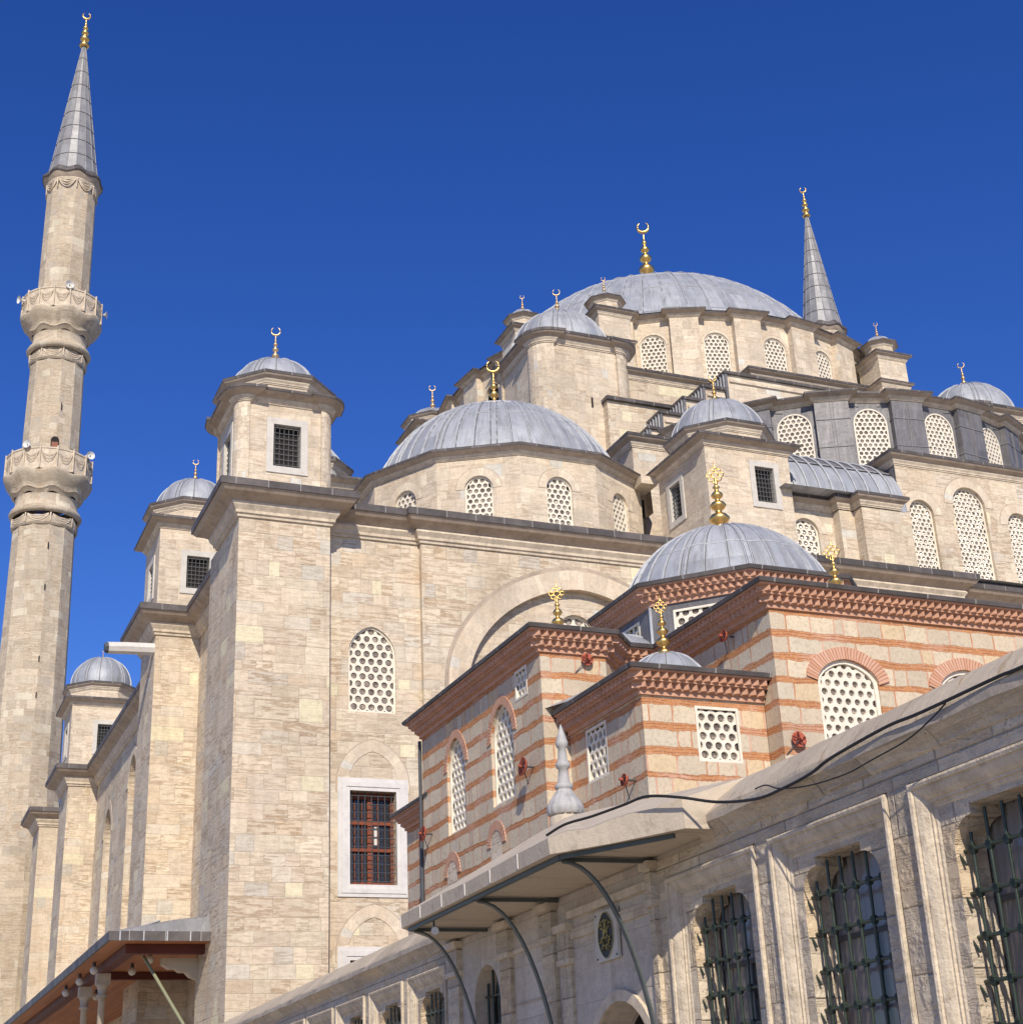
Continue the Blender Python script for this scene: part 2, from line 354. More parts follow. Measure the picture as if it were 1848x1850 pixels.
class MB:
    def __init__(s): s.v = []; s.f = []; s.m = []; s.uv = []; s.sm = []; s.mats = []
    def mi(s, m):
        if m not in s.mats: s.mats.append(m)
        return s.mats.index(m)
    def face(s, pts, m, smooth=False, uv=None):
        b = len(s.v); s.v += [tuple(p) for p in pts]; s.f.append(tuple(range(b, b+len(pts))))
        s.m.append(s.mi(m)); s.sm.append(smooth); s.uv.append(uv)
    def grid(s, rows, m, closed=False, smooth=True, uvs=None):
        b = len(s.v); n = len(rows[0])
        for r in rows: s.v += [tuple(p) for p in r]
        k = s.mi(m)
        for i in range(len(rows)-1):
            for j in range(n if closed else n-1):
                j2 = (j+1) % n
                s.f.append((b+i*n+j, b+i*n+j2, b+(i+1)*n+j2, b+(i+1)*n+j)); s.m.append(k); s.sm.append(smooth)
                if uvs:
                    a = uvs(i, j); b_ = uvs(i, j+1); c = uvs(i+1, j+1); d = uvs(i+1, j); s.uv.append([a, b_, c, d])
                else: s.uv.append(None)
    def box(s, F, u0, u1, v0, v1, w0, w1, m):
        P = lambda u, v, w: F.pt(u, v, w)
        s.face([P(u0, v0, w1), P(u1, v0, w1), P(u1, v1, w1), P(u0, v1, w1)], m)
        s.face([P(u1, v0, w0), P(u0, v0, w0), P(u0, v1, w0), P(u1, v1, w0)], m)
        s.face([P(u0, v0, w0), P(u0, v0, w1), P(u0, v1, w1), P(u0, v1, w0)], m)
        s.face([P(u1, v0, w1), P(u1, v0, w0), P(u1, v1, w0), P(u1, v1, w1)], m)
        s.face([P(u0, v1, w1), P(u1, v1, w1), P(u1, v1, w0), P(u0, v1, w0)], m)
        s.face([P(u0, v0, w0), P(u1, v0, w0), P(u1, v0, w1), P(u0, v0, w1)], m)
    def wbox(s, x0, x1, y0, y1, z0, z1, m):
        s.box(Frame((0, 0, 0), (0, -1, 0)), x0, x1, z0, z1, -y1, -y0, m)
    def lathe(s, c, prof, m, n=24, smooth=True, wave=None, uvR=None, a0=0.0):
        rows = []
        for z, r in prof:
            row = []
            for i in range(n):
                a = a0 + 2*pi*i/n; rr, zz = r, z
                if wave: rr, zz = wave(a, r, z)
                row.append((c[0]+rr*cos(a), c[1]+rr*sin(a), zz))
            rows.append(row)
        R = uvR or max(r for z, r in prof)
        s.grid(rows, m, True, smooth, lambda i, j: (2*pi*j/n*R, prof[i][0]))
    def tube(s, pts, r, m, n=6, smooth=True):
        pts = [Vector(p) for p in pts]; rows = []
        for i, p in enumerate(pts):
            d = (pts[min(i+1, len(pts)-1)]-pts[max(i-1, 0)]).normalized()
            a = d.cross(Vector((0, 0, 1)));
            if a.length < .05: a = d.cross(Vector((1, 0, 0)))
            a.normalize(); b = a.cross(d); rr = r[i] if isinstance(r, (list, tuple)) else r
            rows.append([p + a*(rr*cos(2*pi*k/n)) + b*(rr*sin(2*pi*k/n)) for k in range(n)])
        s.grid(rows, m, True, smooth)
        s.face(rows[0], m); s.face(rows[-1][::-1], m)
    def bar(s, p0, p1, wd, ht, m, upv=(0, 0, 1)):
        p0 = Vector(p0); p1 = Vector(p1); d = (p1-p0).normalized(); a = d.cross(Vector(upv))
        if a.length < .01: a = d.cross(Vector((1, 0, 0)))
        a.normalize(); b = a.cross(d)
        q = [[p + a*sx*wd/2 + b*sy*ht/2 for sx, sy in ((-1, -1), (1, -1), (1, 1), (-1, 1))] for p in (p0, p1)]
        for i in range(4): s.face([q[0][i], q[0][(i+1) % 4], q[1][(i+1) % 4], q[1][i]], m)
        s.face(q[0][::-1], m); s.face(q[1], m)
    def build(s, name, parent=None, **props):
        me = bpy.data.meshes.new(name); me.from_pydata(s.v, [], s.f)
        for mt in s.mats: me.materials.append(M[mt])
        me.polygons.foreach_set('material_index', s.m); me.polygons.foreach_set('use_smooth', s.sm)
        ul = me.uv_layers.new(name='UVMap'); k = 0
        data = ul.data
        V = s.v
        for fi, f in enumerate(s.f):
            e = s.uv[fi]
            if e is None:
                a, b, c = Vector(V[f[0]]), Vector(V[f[1]]), Vector(V[f[2]])
                nn = (b-a).cross(c-a)
                if nn.length < 1e-9 and len(f) > 3: nn = (c-a).cross(Vector(V[f[3]])-a)
                if nn.length > 1e-12: nn.normalize()
                if abs(nn.z) < .8 and hypot(nn.x, nn.y) > 1e-6:
                    t = Vector((-nn.y, nn.x, 0)).normalized()
                    e = [(V[i][0]*t.x+V[i][1]*t.y, V[i][2]) for i in f]
                else: e = [(V[i][0], V[i][1]) for i in f]
            for q in e: data[k].uv = q; k += 1
        me.update()
        ob = bpy.data.objects.new(name, me); COL.objects.link(ob)
        if parent: ob.parent = parent
        for a, b in props.items(): ob[a] = b
        return ob

def thing(name, label, category, loc=(0, 0, 0), group=None):
    o = bpy.data.objects.new(name, None); COL.objects.link(o); o['label'] = label; o['category'] = category
    if group: o['group'] = group
    o.empty_display_size = .1
    return o

def offset_path(path, closed, d):
    n = len(path); out = []
    for i in range(n):
        p = Vector(path[i]); a = b = None
        if closed or i > 0: a = (p-Vector(path[i-1])).normalized()
        if closed or i < n-1: b = (Vector(path[(i+1) % n])-p).normalized()
        a = a or b; b = b or a
        na = Vector((a.y, -a.x)); nb = Vector((b.y, -b.x)); m = (na+nb)
        if m.length < 1e-6: m = na
        m.normalize(); out.append(p + m*(d/max(.3, m.dot(na))))
    return out
def sweep(mb, path, closed, prof):
    """prof: (out, z, material of the strip that ends here), bottom to top"""
    lines = [offset_path(path, closed, o) for o, z, m in prof]
    n = len(path)
    for k in range(1, len(prof)):
        z0, z1, m = prof[k-1][1], prof[k][1], prof[k][2]
        for i in range(n if closed else n-1):
            j = (i+1) % n; A, B = lines[k-1], lines[k]
            mb.face([(*A[i], z0), (*A[j], z0), (*B[j], z1), (*B[i], z1)], m)
    if not closed:
        for i, rev in ((0, True), (n-1, False)):
            pts = [(*lines[k][i], prof[k][1]) for k in range(len(prof))]
            q = path[i]; pts += [(q[0], q[1], prof[-1][1]), (q[0], q[1], prof[0][1])]
            c = Vector((sum(p[0] for p in pts)/len(pts), sum(p[1] for p in pts)/len(pts), sum(p[2] for p in pts)/len(pts)))
            for a in range(len(pts)): mb.face([c, pts[a], pts[(a+1) % len(pts)]], 'trim')
def eave_prof(zt, over=.85, k=1.0):
    e = .26*k if k > .6 else .2*k+.02
    return [(0.0, zt-1.12*k, 'trim'), (.07*k, zt-1.12*k, 'trim'), (.09*k, zt-1.02*k, 'trim'), (.15*k, zt-1.0*k, 'trim'), (.16*k, zt-.9*k, 'trim'),
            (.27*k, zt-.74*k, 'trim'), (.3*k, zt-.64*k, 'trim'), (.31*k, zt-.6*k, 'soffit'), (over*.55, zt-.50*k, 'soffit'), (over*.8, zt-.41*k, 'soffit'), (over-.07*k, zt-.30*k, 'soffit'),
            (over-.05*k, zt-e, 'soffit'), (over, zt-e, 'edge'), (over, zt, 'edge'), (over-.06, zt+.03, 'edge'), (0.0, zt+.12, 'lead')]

# openings -----------------------------------------------------------
def shape(kind, uc, w, zb, zt, n=14):
    if w > 5: n = 36
    if kind == 'rect': return [(uc-w/2, zb), (uc+w/2, zb), (uc+w/2, zt), (uc-w/2, zt)]
    rise, p = dict(round=(w*.5, 2.0), point=(w*.58, 1.55), flat=(w*.34, 1.7), wide=(w*.44, 1.75))[kind]
    sp = zt-rise
    pts = [(uc-w/2, zb), (uc+w/2, zb)]
    for i in range(n+1):
        a = pi*i/n; x = cos(a); pts.append((uc+w/2*x, sp+rise*max(0, 1-abs(x)**p)**(1/2 if p == 2.0 else 1/1.9)))
    return pts
def topfun(kind, uc, w, zt):
    if kind == 'rect': return lambda u: zt
    rise, p = dict(round=(w*.5, 2.0), point=(w*.58, 1.55), flat=(w*.34, 1.7), wide=(w*.44, 1.75))[kind]
    return lambda u: zt-rise+rise*max(0, 1-min(1, abs(u-uc)/(w/2))**p)**(1/2 if p == 2.0 else 1/1.9)

def wall_face(mb, F, u0, u1, z0, z1, holes, m, reveal=.25, rmat=None):
    outer = [(u0, z0), (u1, z0), (u1, z1), (u0, z1)]
    loops = [outer]+[shape(*h[:5]) if isinstance(h[0], str) else h[0] for h in holes]
    if len(loops) == 1:
        mb.face([F.pt(u, z) for u, z in outer], m); return
    flat = [q for l in loops for q in l]
    tris = tessellate_polygon([[Vector((a, b, 0)) for a, b in l] for l in loops])
    for t in tris:
        a, b, c = (flat[i] for i in t)
        ar = (b[0]-a[0])*(c[1]-a[1])-(b[1]-a[1])*(c[0]-a[0])
        if abs(ar) < 1e-9: continue
        t3 = (a, b, c) if ar > 0 else (a, c, b)
        mb.face([F.pt(*q) for q in t3], m)
    for h, l in zip(holes, loops[1:]):
        d = h[5] if len(h) > 5 and isinstance(h[0], str) else (h[1] if not isinstance(h[0], str) else reveal)
        for i in range(len(l)):
            p, q = l[i], l[(i+1) % len(l)]
            mb.face([F.pt(*q), F.pt(*p), F.pt(p[0], p[1], -d), F.pt(q[0], q[1], -d)], rmat or m)

def lattice(parent, F, kind, uc, w, zb, zt, depth=.25, pitch=.31, b=.07, name='lattice_window', label=None, hole=.375):
    mb = MB(); f = -depth
    o = shape(kind, uc, w, zb, zt); i_ = shape(kind, uc, w-2*b, zb+b, zt-b)
    for k in range(len(o)):
        p, q, r, s_ = o[k], o[(k+1) % len(o)], i_[(k+1) % len(o)], i_[k]
        mb.face([F.pt(*p, f+.04), F.pt(*q, f+.04), F.pt(*r, f+.04), F.pt(*s_, f+.04)], 'plaster')
        mb.face([F.pt(*s_, f+.04), F.pt(*r, f+.04), F.pt(*r, f-.08), F.pt(*s_, f-.08)], 'plaster')
        mb.face([F.pt(*q, f+.04), F.pt(*p, f+.04), F.pt(*p, f-.08), F.pt(*q, f-.08)], 'plaster')
    wi = w-2*b; nc = max(2, round(wi/pitch)); p = wi/nc; rh = p*.866
    top = topfun(kind, uc, wi, zt-b); ua, ub, za = uc-wi/2, uc+wi/2, zb+b
    def cl(u, v):
        u = min(ub, max(ua, u)); return u, min(top(u), max(za, v))
    row = 0; z = za+rh*.5
    N = 12
    while z < zt-b+rh:
        offu = 0 if row % 2 == 0 else -.5
        for c in range(nc+1):
            cu = ua+(c+.5+offu)*p
            if cu > ub+p*.3 or cu < ua-p*.3: continue
            if z > top(min(ub, max(ua, cu)))+rh*.75: continue
            O = []; I = []; hr = hole*random.uniform(.95, 1.03); ju = random.uniform(-.012, .012)*p; jv = random.uniform(-.012, .012)*p
            for k in range(N):
                th = 2*pi*k/N; tt = ((math.degrees(th)+30) % 60)-30; rr = (p/2)/cos(radians(tt))
                O.append(cl(cu+rr*cos(th), z+rr*sin(th))); I.append(cl(cu+ju+p*hr*cos(th), z+jv+p*hr*sin(th)))
            xs = [q[0] for q in I]; zs = [q[1] for q in I]
            open_ = (max(xs)-min(xs)) > .02 and (max(zs)-min(zs)) > .02
            for k in range(N):
                k2 = (k+1) % N
                mb.face([F.pt(*O[k], f), F.pt(*O[k2], f), F.pt(*I[k2], f), F.pt(*I[k], f)], 'plaster')
                if open_: mb.face([F.pt(*I[k], f), F.pt(*I[k2], f), F.pt(*I[k2], f-.07), F.pt(*I[k], f-.07)], 'plaster')
            if open_:
                cc = cl(cu, z); tilt = random.uniform(.0, .03)
                for ra, wb, ra2, wb2 in ((1.0, -.065, .45, -.035+tilt*.3), (.45, -.035+tilt*.3, .0, -.055)):
                    for k in range(N):
                        k2 = (k+1) % N
                        L = lambda q, r_: (cc[0]+(q[0]-cc[0])*r_, cc[1]+(q[1]-cc[1])*r_)
                        if ra2 == 0: mb.face([F.pt(*L(I[k], ra), f+wb), F.pt(*L(I[k2], ra), f+wb), F.pt(*cc, f+wb2)], 'glass', True)
                        else: mb.face([F.pt(*L(I[k], ra), f+wb), F.pt(*L(I[k2], ra), f+wb), F.pt(*L(I[k2], ra2), f+wb2), F.pt(*L(I[k], ra2), f+wb2)], 'glass', True)
        z += rh; row += 1
    ob = mb.build(name, parent)
    if label: ob['label'] = label
    return ob

def archivolt(mb, F, kind, uc, w, zb, zt, t=.32, w0=.02, m='vous', legs=0.0, groove=True):
    o = shape(kind, uc, w+2*t, zb, zt+t)[2:]; i_ = shape(kind, uc, w, zb, zt)[2:]
    if legs: o = [(o[0][0], o[0][1]-legs)]+o+[(o[-1][0], o[-1][1]-legs)]; i_ = [(i_[0][0], i_[0][1]-legs)]+i_+[(i_[-1][0], i_[-1][1]-legs)]
    L = 0
    for k in range(len(o)-1):
        l2 = L+hypot(o[k+1][0]-o[k][0], o[k+1][1]-o[k][1])
        mb.face([F.pt(*i_[k], w0), F.pt(*o[k], w0), F.pt(*o[k+1], w0), F.pt(*i_[k+1], w0)], m, uv=[(0, L), (t, L), (t, l2), (0, l2)])
        mb.face([F.pt(*o[k], w0), F.pt(*o[k], 0), F.pt(*o[k+1], 0), F.pt(*o[k+1], w0)], m)
        mb.face([F.pt(*i_[k], 0), F.pt(*i_[k], w0), F.pt(*i_[k+1], w0), F.pt(*i_[k+1], 0)], m)
        L = l2
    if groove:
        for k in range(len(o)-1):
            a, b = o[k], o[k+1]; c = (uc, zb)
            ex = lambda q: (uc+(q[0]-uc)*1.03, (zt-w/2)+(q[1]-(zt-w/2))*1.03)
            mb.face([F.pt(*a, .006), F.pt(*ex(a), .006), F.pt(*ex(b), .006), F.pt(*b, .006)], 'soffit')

def grille_window(parent, F, uc, w, zb, zt, fw_=.28, depth=.3, name='grille_window', bars=(6, 8), label=None, frame='marble_old', bar_m='bar_grey'):
    mb = MB()
    mb.box(F, uc-w/2-fw_, uc-w/2, zb-fw_, zt+fw_, -.05, .05, frame); mb.box(F, uc+w/2, uc+w/2+fw_, zb-fw_, zt+fw_, -.05, .05, frame)
    mb.box(F, uc-w/2, uc+w/2, zt, zt+fw_, -.05, .045, frame); mb.box(F, uc-w/2, uc+w/2, zb-fw_, zb, -.05, .045, frame)
    for s_ in (-1, 1): mb.face([F.pt(uc+s_*w/2, zb, -.05), F.pt(uc+s_*w/2, zt, -.05), F.pt(uc+s_*w/2, zt, -depth), F.pt(uc+s_*w/2, zb, -depth)], frame)
    mb.face([F.pt(uc-w/2, zb, -.05), F.pt(uc+w/2, zb, -.05), F.pt(uc+w/2, zb, -depth), F.pt(uc-w/2, zb, -depth)], frame)
    mb.face([F.pt(uc-w/2, zt, -.05), F.pt(uc+w/2, zt, -.05), F.pt(uc+w/2, zt, -depth), F.pt(uc-w/2, zt, -depth)], frame)
    ob = mb.build(name, parent)
    if label: ob['label'] = label
    g = MB()
    g.face([F.pt(uc-w/2, zb, -depth), F.pt(uc+w/2, zb, -depth), F.pt(uc+w/2, zt, -depth), F.pt(uc-w/2, zt, -depth)], 'dark')
    for i in range(bars[0]):
        u = uc-w/2+(i+.5)*w/bars[0]; g.box(F, u-.009, u+.009, zb, zt, -.10, -.08, bar_m)
    for j in range(bars[1]):
        z = zb+(j+.5)*(zt-zb)/bars[1]; g.box(F, uc-w/2, uc+w/2, z-.009, z+.009, -.08, -.06, bar_m)
    return ob, g

# lead domes ---------------------------------------------------------
def dome(parent, cx, cy, z0, r, pole, nrib, rings=(.45,), name='dome', skirt=None, n=64, pair=True, rib=.05, mat='lead', a_from=0, a_to=2*pi):
    mb = MB(); h = pole-z0; Rs = (r*r+h*h)/(2*h); zc = pole-Rs; th0 = math.asin(min(1, r/Rs))
    if h > Rs: th0 = pi-th0
    K = 18; prof = [(zc+Rs*cos(th0*(1-k/K)), max(.01, Rs*sin(th0*(1-k/K)))) for k in range(K+1)]
    mb.lathe((cx, cy), prof, mat, n)
    def P(a, t, e=0): return Vector((cx+(Rs+e)*sin(t)*cos(a), cy+(Rs+e)*sin(t)*sin(a), zc+(Rs+e)*cos(t)))
    rw = rib*.8
    for i in range(nrib):
        a = 2*pi*i/nrib + random.uniform(-.12, .12)/nrib*2
        lo = .06 if i % 2 == 0 else .18
        for off in ((-.5, .5) if pair and i % 3 == 0 else (0,)):
            prev = None
            for k in range(13):
                t = th0*(1-k/12*(1-lo)); da = rw/(Rs*max(.12, sin(t))); ac = a+off*da*4.5 if pair else a
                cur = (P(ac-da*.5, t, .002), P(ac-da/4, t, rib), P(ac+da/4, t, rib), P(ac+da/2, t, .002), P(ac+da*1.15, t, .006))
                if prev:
                    for q in range(4): mb.face([prev[q], prev[q+1], cur[q+1], cur[q]], 'grime_shade' if q == 3 else 'lead_seam')  # last strip is the rib's dark side, its shade put in as colour
                prev = cur
    for q, rf in enumerate(rings):
        t = th0*rf
        for i in range(nrib):
            a0 = 2*pi*i/nrib; a1 = 2*pi*(i+1)/nrib; tj = t+((i*7) % 3-1)*.0 + (.02 if i % 2 else 0)
            dt = .02/Rs*1.2
            for s_ in range(2):
                b0 = a0+(a1-a0)*s_/2; b1 = a0+(a1-a0)*(s_+1)/2
                mb.face([P(b0, tj+dt, .004), P(b1, tj+dt, .004), P(b1, tj, rib*.6), P(b0, tj, rib*.6)], 'lead_seam')
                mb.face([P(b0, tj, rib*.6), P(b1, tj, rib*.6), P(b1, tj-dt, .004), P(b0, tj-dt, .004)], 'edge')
    if skirt:
        path, zs = skirt; m_ = 96
        outer = []
        for i in range(m_):
            a = 2*pi*i/m_; best = None; dx, dy = cos(a), sin(a)
            for k in range(len(path)):
                x1, y1 = path[k][0]-cx, path[k][1]-cy; x2, y2 = path[(k+1) % len(path)][0]-cx, path[(k+1) % len(path)][1]-cy
                den = dx*(y2-y1)-dy*(x2-x1)
                if abs(den) < 1e-9: continue
                t = (x1*(y2-y1)-y1*(x2-x1))/den; s_ = (x1*dy-y1*dx)/den
                if t > 0 and -1e-6 <= s_ <= 1+1e-6: best = t if best is None else min(best, t)
            best = best or r*1.2
            outer.append((cx+dx*best, cy+dy*best, zs))
        inner = [(cx+r*.995*cos(2*pi*i/m_), cy+r*.995*sin(2*pi*i/m_), z0+.02) for i in range(m_)]
        mb.grid([outer, inner], mat, True, False)
    return mb.build(name, parent)

def finial(parent, cx, cy, z0, H, mat='gold', face=None, name='finial', horn=True, fat=1.0):
    mb = MB(); pr = [(0, .055), (.02, .085), (.06, .10), (.10, .075), (.13, .035), (.16, .04), (.19, .075), (.235, .095), (.28, .07), (.31, .03), (.34, .03), (.37, .06),
                     (.405, .075), (.44, .055), (.465, .022), (.49, .022), (.51, .045), (.54, .055), (.57, .04), (.59, .018), (.62, .018), (.64, .035), (.665, .018), (.70, .012), (.76, .014)]
    mb.lathe((cx, cy), [(z0+z*H, r*H*fat) for z, r in pr], mat, 14)
    if horn:
        c = Vector((cx, cy, z0+.875*H)); d = Vector((cx, cy, 0)).normalized(); d = Vector((d.x, d.y, 0)).normalized()
        t = Vector((-d.y, d.x, 0)); R = min(.105*H, .16+.045*H); pts = []; rr = []
        for k in range(19):
            a = radians(-90)+radians(-148+296*k/18); e = abs(k-9)/9
            pts.append(c+t*(R*cos(a))+Vector((0, 0, R*sin(a)+R*.1))); rr.append(.022*H*(1-.8*e**1.6)+.002)
        mb.tube(pts, rr, mat, 6)
    else:   # open leaf shaped head
        d = Vector((cx, cy, 0)).normalized(); t = Vector((-d.y, d.x, 0)); zc = z0+.80*H
        def ring(ou, oz, R, th=.008):
            mb.tube([Vector((cx, cy, zc))+t*(ou*H+R*H*cos(a))+Vector((0, 0, oz*H+R*H*sin(a))) for a in [2*pi*q/10 for q in range(11)]], th*H, mat, 5)
        for ou, oz, R in ((0, -.075, .03), (-.045, -.045, .03), (.045, -.045, .03), (0, 0, .038), (-.075, .005, .028), (.075, .005, .028), (-.04, .05, .03), (.04, .05, .03), (0, .085, .026)): ring(ou, oz, R)
        mb.lathe((cx, cy), [(zc-.13*H, .012*H), (zc-.1*H, .02*H), (zc-.08*H, .01*H)], mat, 8)
        mb.tube([(cx, cy, zc+.10*H), (cx, cy, zc+.2*H)], [.012*H, .002*H], mat, 6)
    return mb.build(name, parent)

def ngon(cx, cy, apo, n, a0=-90.0):
    R = apo/cos(pi/n); return [(cx+R*cos(radians(a0)+2*pi*(k-.5)/n), cy+R*sin(radians(a0)+2*pi*(k-.5)/n)) for k in range(n)]
def cap(mb, path, z, m='lead'):
    for t in tessellate_polygon([[Vector((p[0], p[1], 0)) for p in path]]):
        a, b, c = (path[i] for i in t); ar = (b[0]-a[0])*(c[1]-a[1])-(b[1]-a[1])*(c[0]-a[0])
        t3 = (a, b, c) if ar > 0 else (a, c, b); mb.face([(q[0], q[1], z) for q in t3], m)
def prism(mb, path, z0, z1, m, holes=None, closed=True, top=None, reveal=.25):
    n = len(path)
    for i in range(n if closed else n-1):
        p, q = path[i], path[(i+1) % n]; F = fr_edge(p, q); L = hypot(q[0]-p[0], q[1]-p[1])
        wall_face(mb, F, 0, L, z0, z1, (holes or {}).get(i, []), m, reveal)
    if top: cap(mb, path, z1, top)
def rect(x0, x1, y0, y1): return [(x0, y0), (x1, y0), (x1, y1), (x0, y1)]
def col_plan(x0, x1, y0, y1, r, ins=.09, n=7):
    pts = []
    for cx, cy, a0 in ((x0+r, y0+r, 180), (x1-r, y0+r, 270), (x1-r, y1-r, 0), (x0+r, y1-r, 90)):
        arc = [(cx+r*cos(radians(a0+90*k/n)), cy+r*sin(radians(a0+90*k/n))) for k in range(n+1)]
        d0 = Vector((cos(radians(a0)), sin(radians(a0)))); d1 = Vector((cos(radians(a0+90)), sin(radians(a0+90))))
        back = Vector(arc[0])-d0*ins+(-d1)*.0; fwd = Vector(arc[-1])-d1*ins
        pts += [tuple(back)] + arc + [tuple(fwd)]
    return pts

# =================================================================== SETTING
g = MB(); g.face([(-900, -900, 0), (1200, -900, 0), (1200, 1500, 0), (-900, 1500, 0)], 'paving'); g.build('ground', kind='structure')

# =================================================================== MOSQUE
mosque = thing('mosque', 'large pale limestone mosque with stacked lead domes, towers and lattice windows behind the brick library', 'mosque')
FY = lambda y: Frame((0, y, 0), (0, -1, 0))           # frame of a wall facing the viewer: u = X
ZE = 23.43
# --- corner tower A
ta = MB(); prism(ta, rect(10.69, 13.98, 48.41, 53.0), 0, 22.35, 'stone'); ta_o = ta.build('corner_tower', mosque)
c = MB(); sweep(c, rect(10.69, 13.98, 48.41, 51.8), True, eave_prof(ZE, .85)); cap(c, rect(10.69, 13.98, 48.41, 51.8), ZE+.12); c.build('cornice', ta_o)
# --- tower B, C and pier D on the side
def side_tower(x0, x1, y0, y1, label):
    b = MB(); prism(b, rect(x0, x1, y0, y1), 0, 22.35, 'stone'); o = b.build('corner_tower', mosque, label=label)
    k = MB(); sweep(k, rect(x0, x1, y0, y1), True, eave_prof(ZE, .85)); cap(k, rect(x0, x1, y0, y1), ZE+.12); k.build('cornice', o); return o
tb_o = side_tower(10.30, 14.5, 62.1, 65.6, 'middle side tower'); tc_o = side_tower(10.50, 14.5, 91.3, 95.0, 'far side tower')
b = MB(); prism(b, rect(10.25, 12.5, 103.5, 107), 0, 22.35, 'stone_pier'); pd = b.build('side_pier', mosque); k = MB(); sweep(k, rect(10.25, 12.5, 103.5, 107), True, eave_prof(ZE, .8)); cap(k, rect(10.25, 12.5, 103.5, 107), ZE+.12); k.build('cornice', pd)
# --- left side walls
sw = MB(); FX = Frame((12.2, 0, 0), (-1, 0, 0))      # u = -Y
hs_ = [('point', -57.5, 2.3, 9.5, 19.2, .55), ('point', -70.5, 2.6, 9.5, 20.6, .55), ('point', -78.5, 2.6, 9.5, 21.2, .55), ('point', -86.3, 2.6, 9.5, 20.0, .55)]
wall_face(sw, FX, -112, -50, 0, 22.35, hs_, 'stone')
for h in hs_:
    archivolt(sw, FX, h[0], h[1], h[2], h[3], h[4], .5, .03)
    sw.face([FX.pt(h[1]-h[2]/2, h[3], -.5), FX.pt(h[1]+h[2]/2, h[3], -.5), FX.pt(h[1]+h[2]/2, h[4], -.5), FX.pt(h[1]-h[2]/2, h[4], -.5)], 'stone')
swo = sw.build('side_wall', mosque)
for h in hs_: lattice(swo, FX, 'point', h[1], 1.5, h[3]+3.2, h[4]-1.6, .42, .34)
for y0, y1 in ((53.02, 62.08), (65.62, 91.28), (95.02, 103.48)):
    k = MB(); sweep(k, [(12.2, y1), (12.2, y0)], False, eave_prof(ZE, .8)); k.build('side_cornice', mosque)
for y in (62.0,):
    k = MB(); k.tube([(11.9, 58.6, 12.0), (11.9, 58.6, 8.5)], .07, 'marble', 8); k.build('downpipe', mosque)
# --- front wall: two planes
fwl = MB(); Y1, Y2 = 49.05, 48.98-.45
FW1 = FY(49.25); FW2 = FY(49.02)
arch_big = ('wide', 24.0, 9.3, 5.0, 21.1, .33)
hA = [('point', 15.78, 1.75, 15.82, 18.98, .25), ('rect', 15.77, 1.66, 9.88, 13.04, .35), ('rect', 15.77, 1.66, 4.28, 7.44, .35)]
wall_face(fwl, FW1, 13.98, 17.62, 0, 22.35, hA, 'stone')
wall_face(fwl, FW2, 17.62, 42.1, 0, 22.35, [arch_big], 'stone')
fwl.face([(17.62, 49.25, 0), (17.62, 49.02, 0), (17.62, 49.02, 22.35), (17.62, 49.25, 22.35)], 'stone_pier')
wall_face(fwl, FY(49.9), 42.1, 78, 0, 22.35, [], 'stone')
# tympanum within the big arch
hT = ('round', 23.92, 1.5, 16.2, 20.2, .25)
wall_face(fwl, FY(49.35), 19.2, 28.8, 5.0, 21.1, [hT], 'stone_pale')
archivolt(fwl, FW2, 'wide', 24.0, 9.3, 5.0, 21.1, .78, .025, legs=9)
for zt in (14.42, 8.82):
    archivolt(fwl, FW1, 'point', 15.78, 1.75, zt-2, zt, .42, .022, legs=.35)
fo = fwl.build('front_wall', mosque)
lattice(fo, FW1, 'point', 15.78, 1.75, 15.82, 18.98, .12, .315)
lattice(fo, FY(49.35), 'round', 23.92, 1.5, 16.2, 20.2, .2, .42)
k = MB(); sweep(k, [(13.98, 49.25), (17.62, 49.25), (17.62, 49.02), (42.1, 49.02), (42.1, 49.9), (78, 49.9)], False,
                [(a if a < .3 else a-.1, z, m) for a, z, m in eave_prof(ZE, .80)]); k.build('front_cornice', mosque)
# roof slab
r_ = MB(); r_.face([(12.2, 49.0, ZE+.1), (78, 49.0, ZE+.1), (78, 112, ZE+.1), (12.2, 112, ZE+.1)], 'lead'); r_.build('flat_roof', mosque)
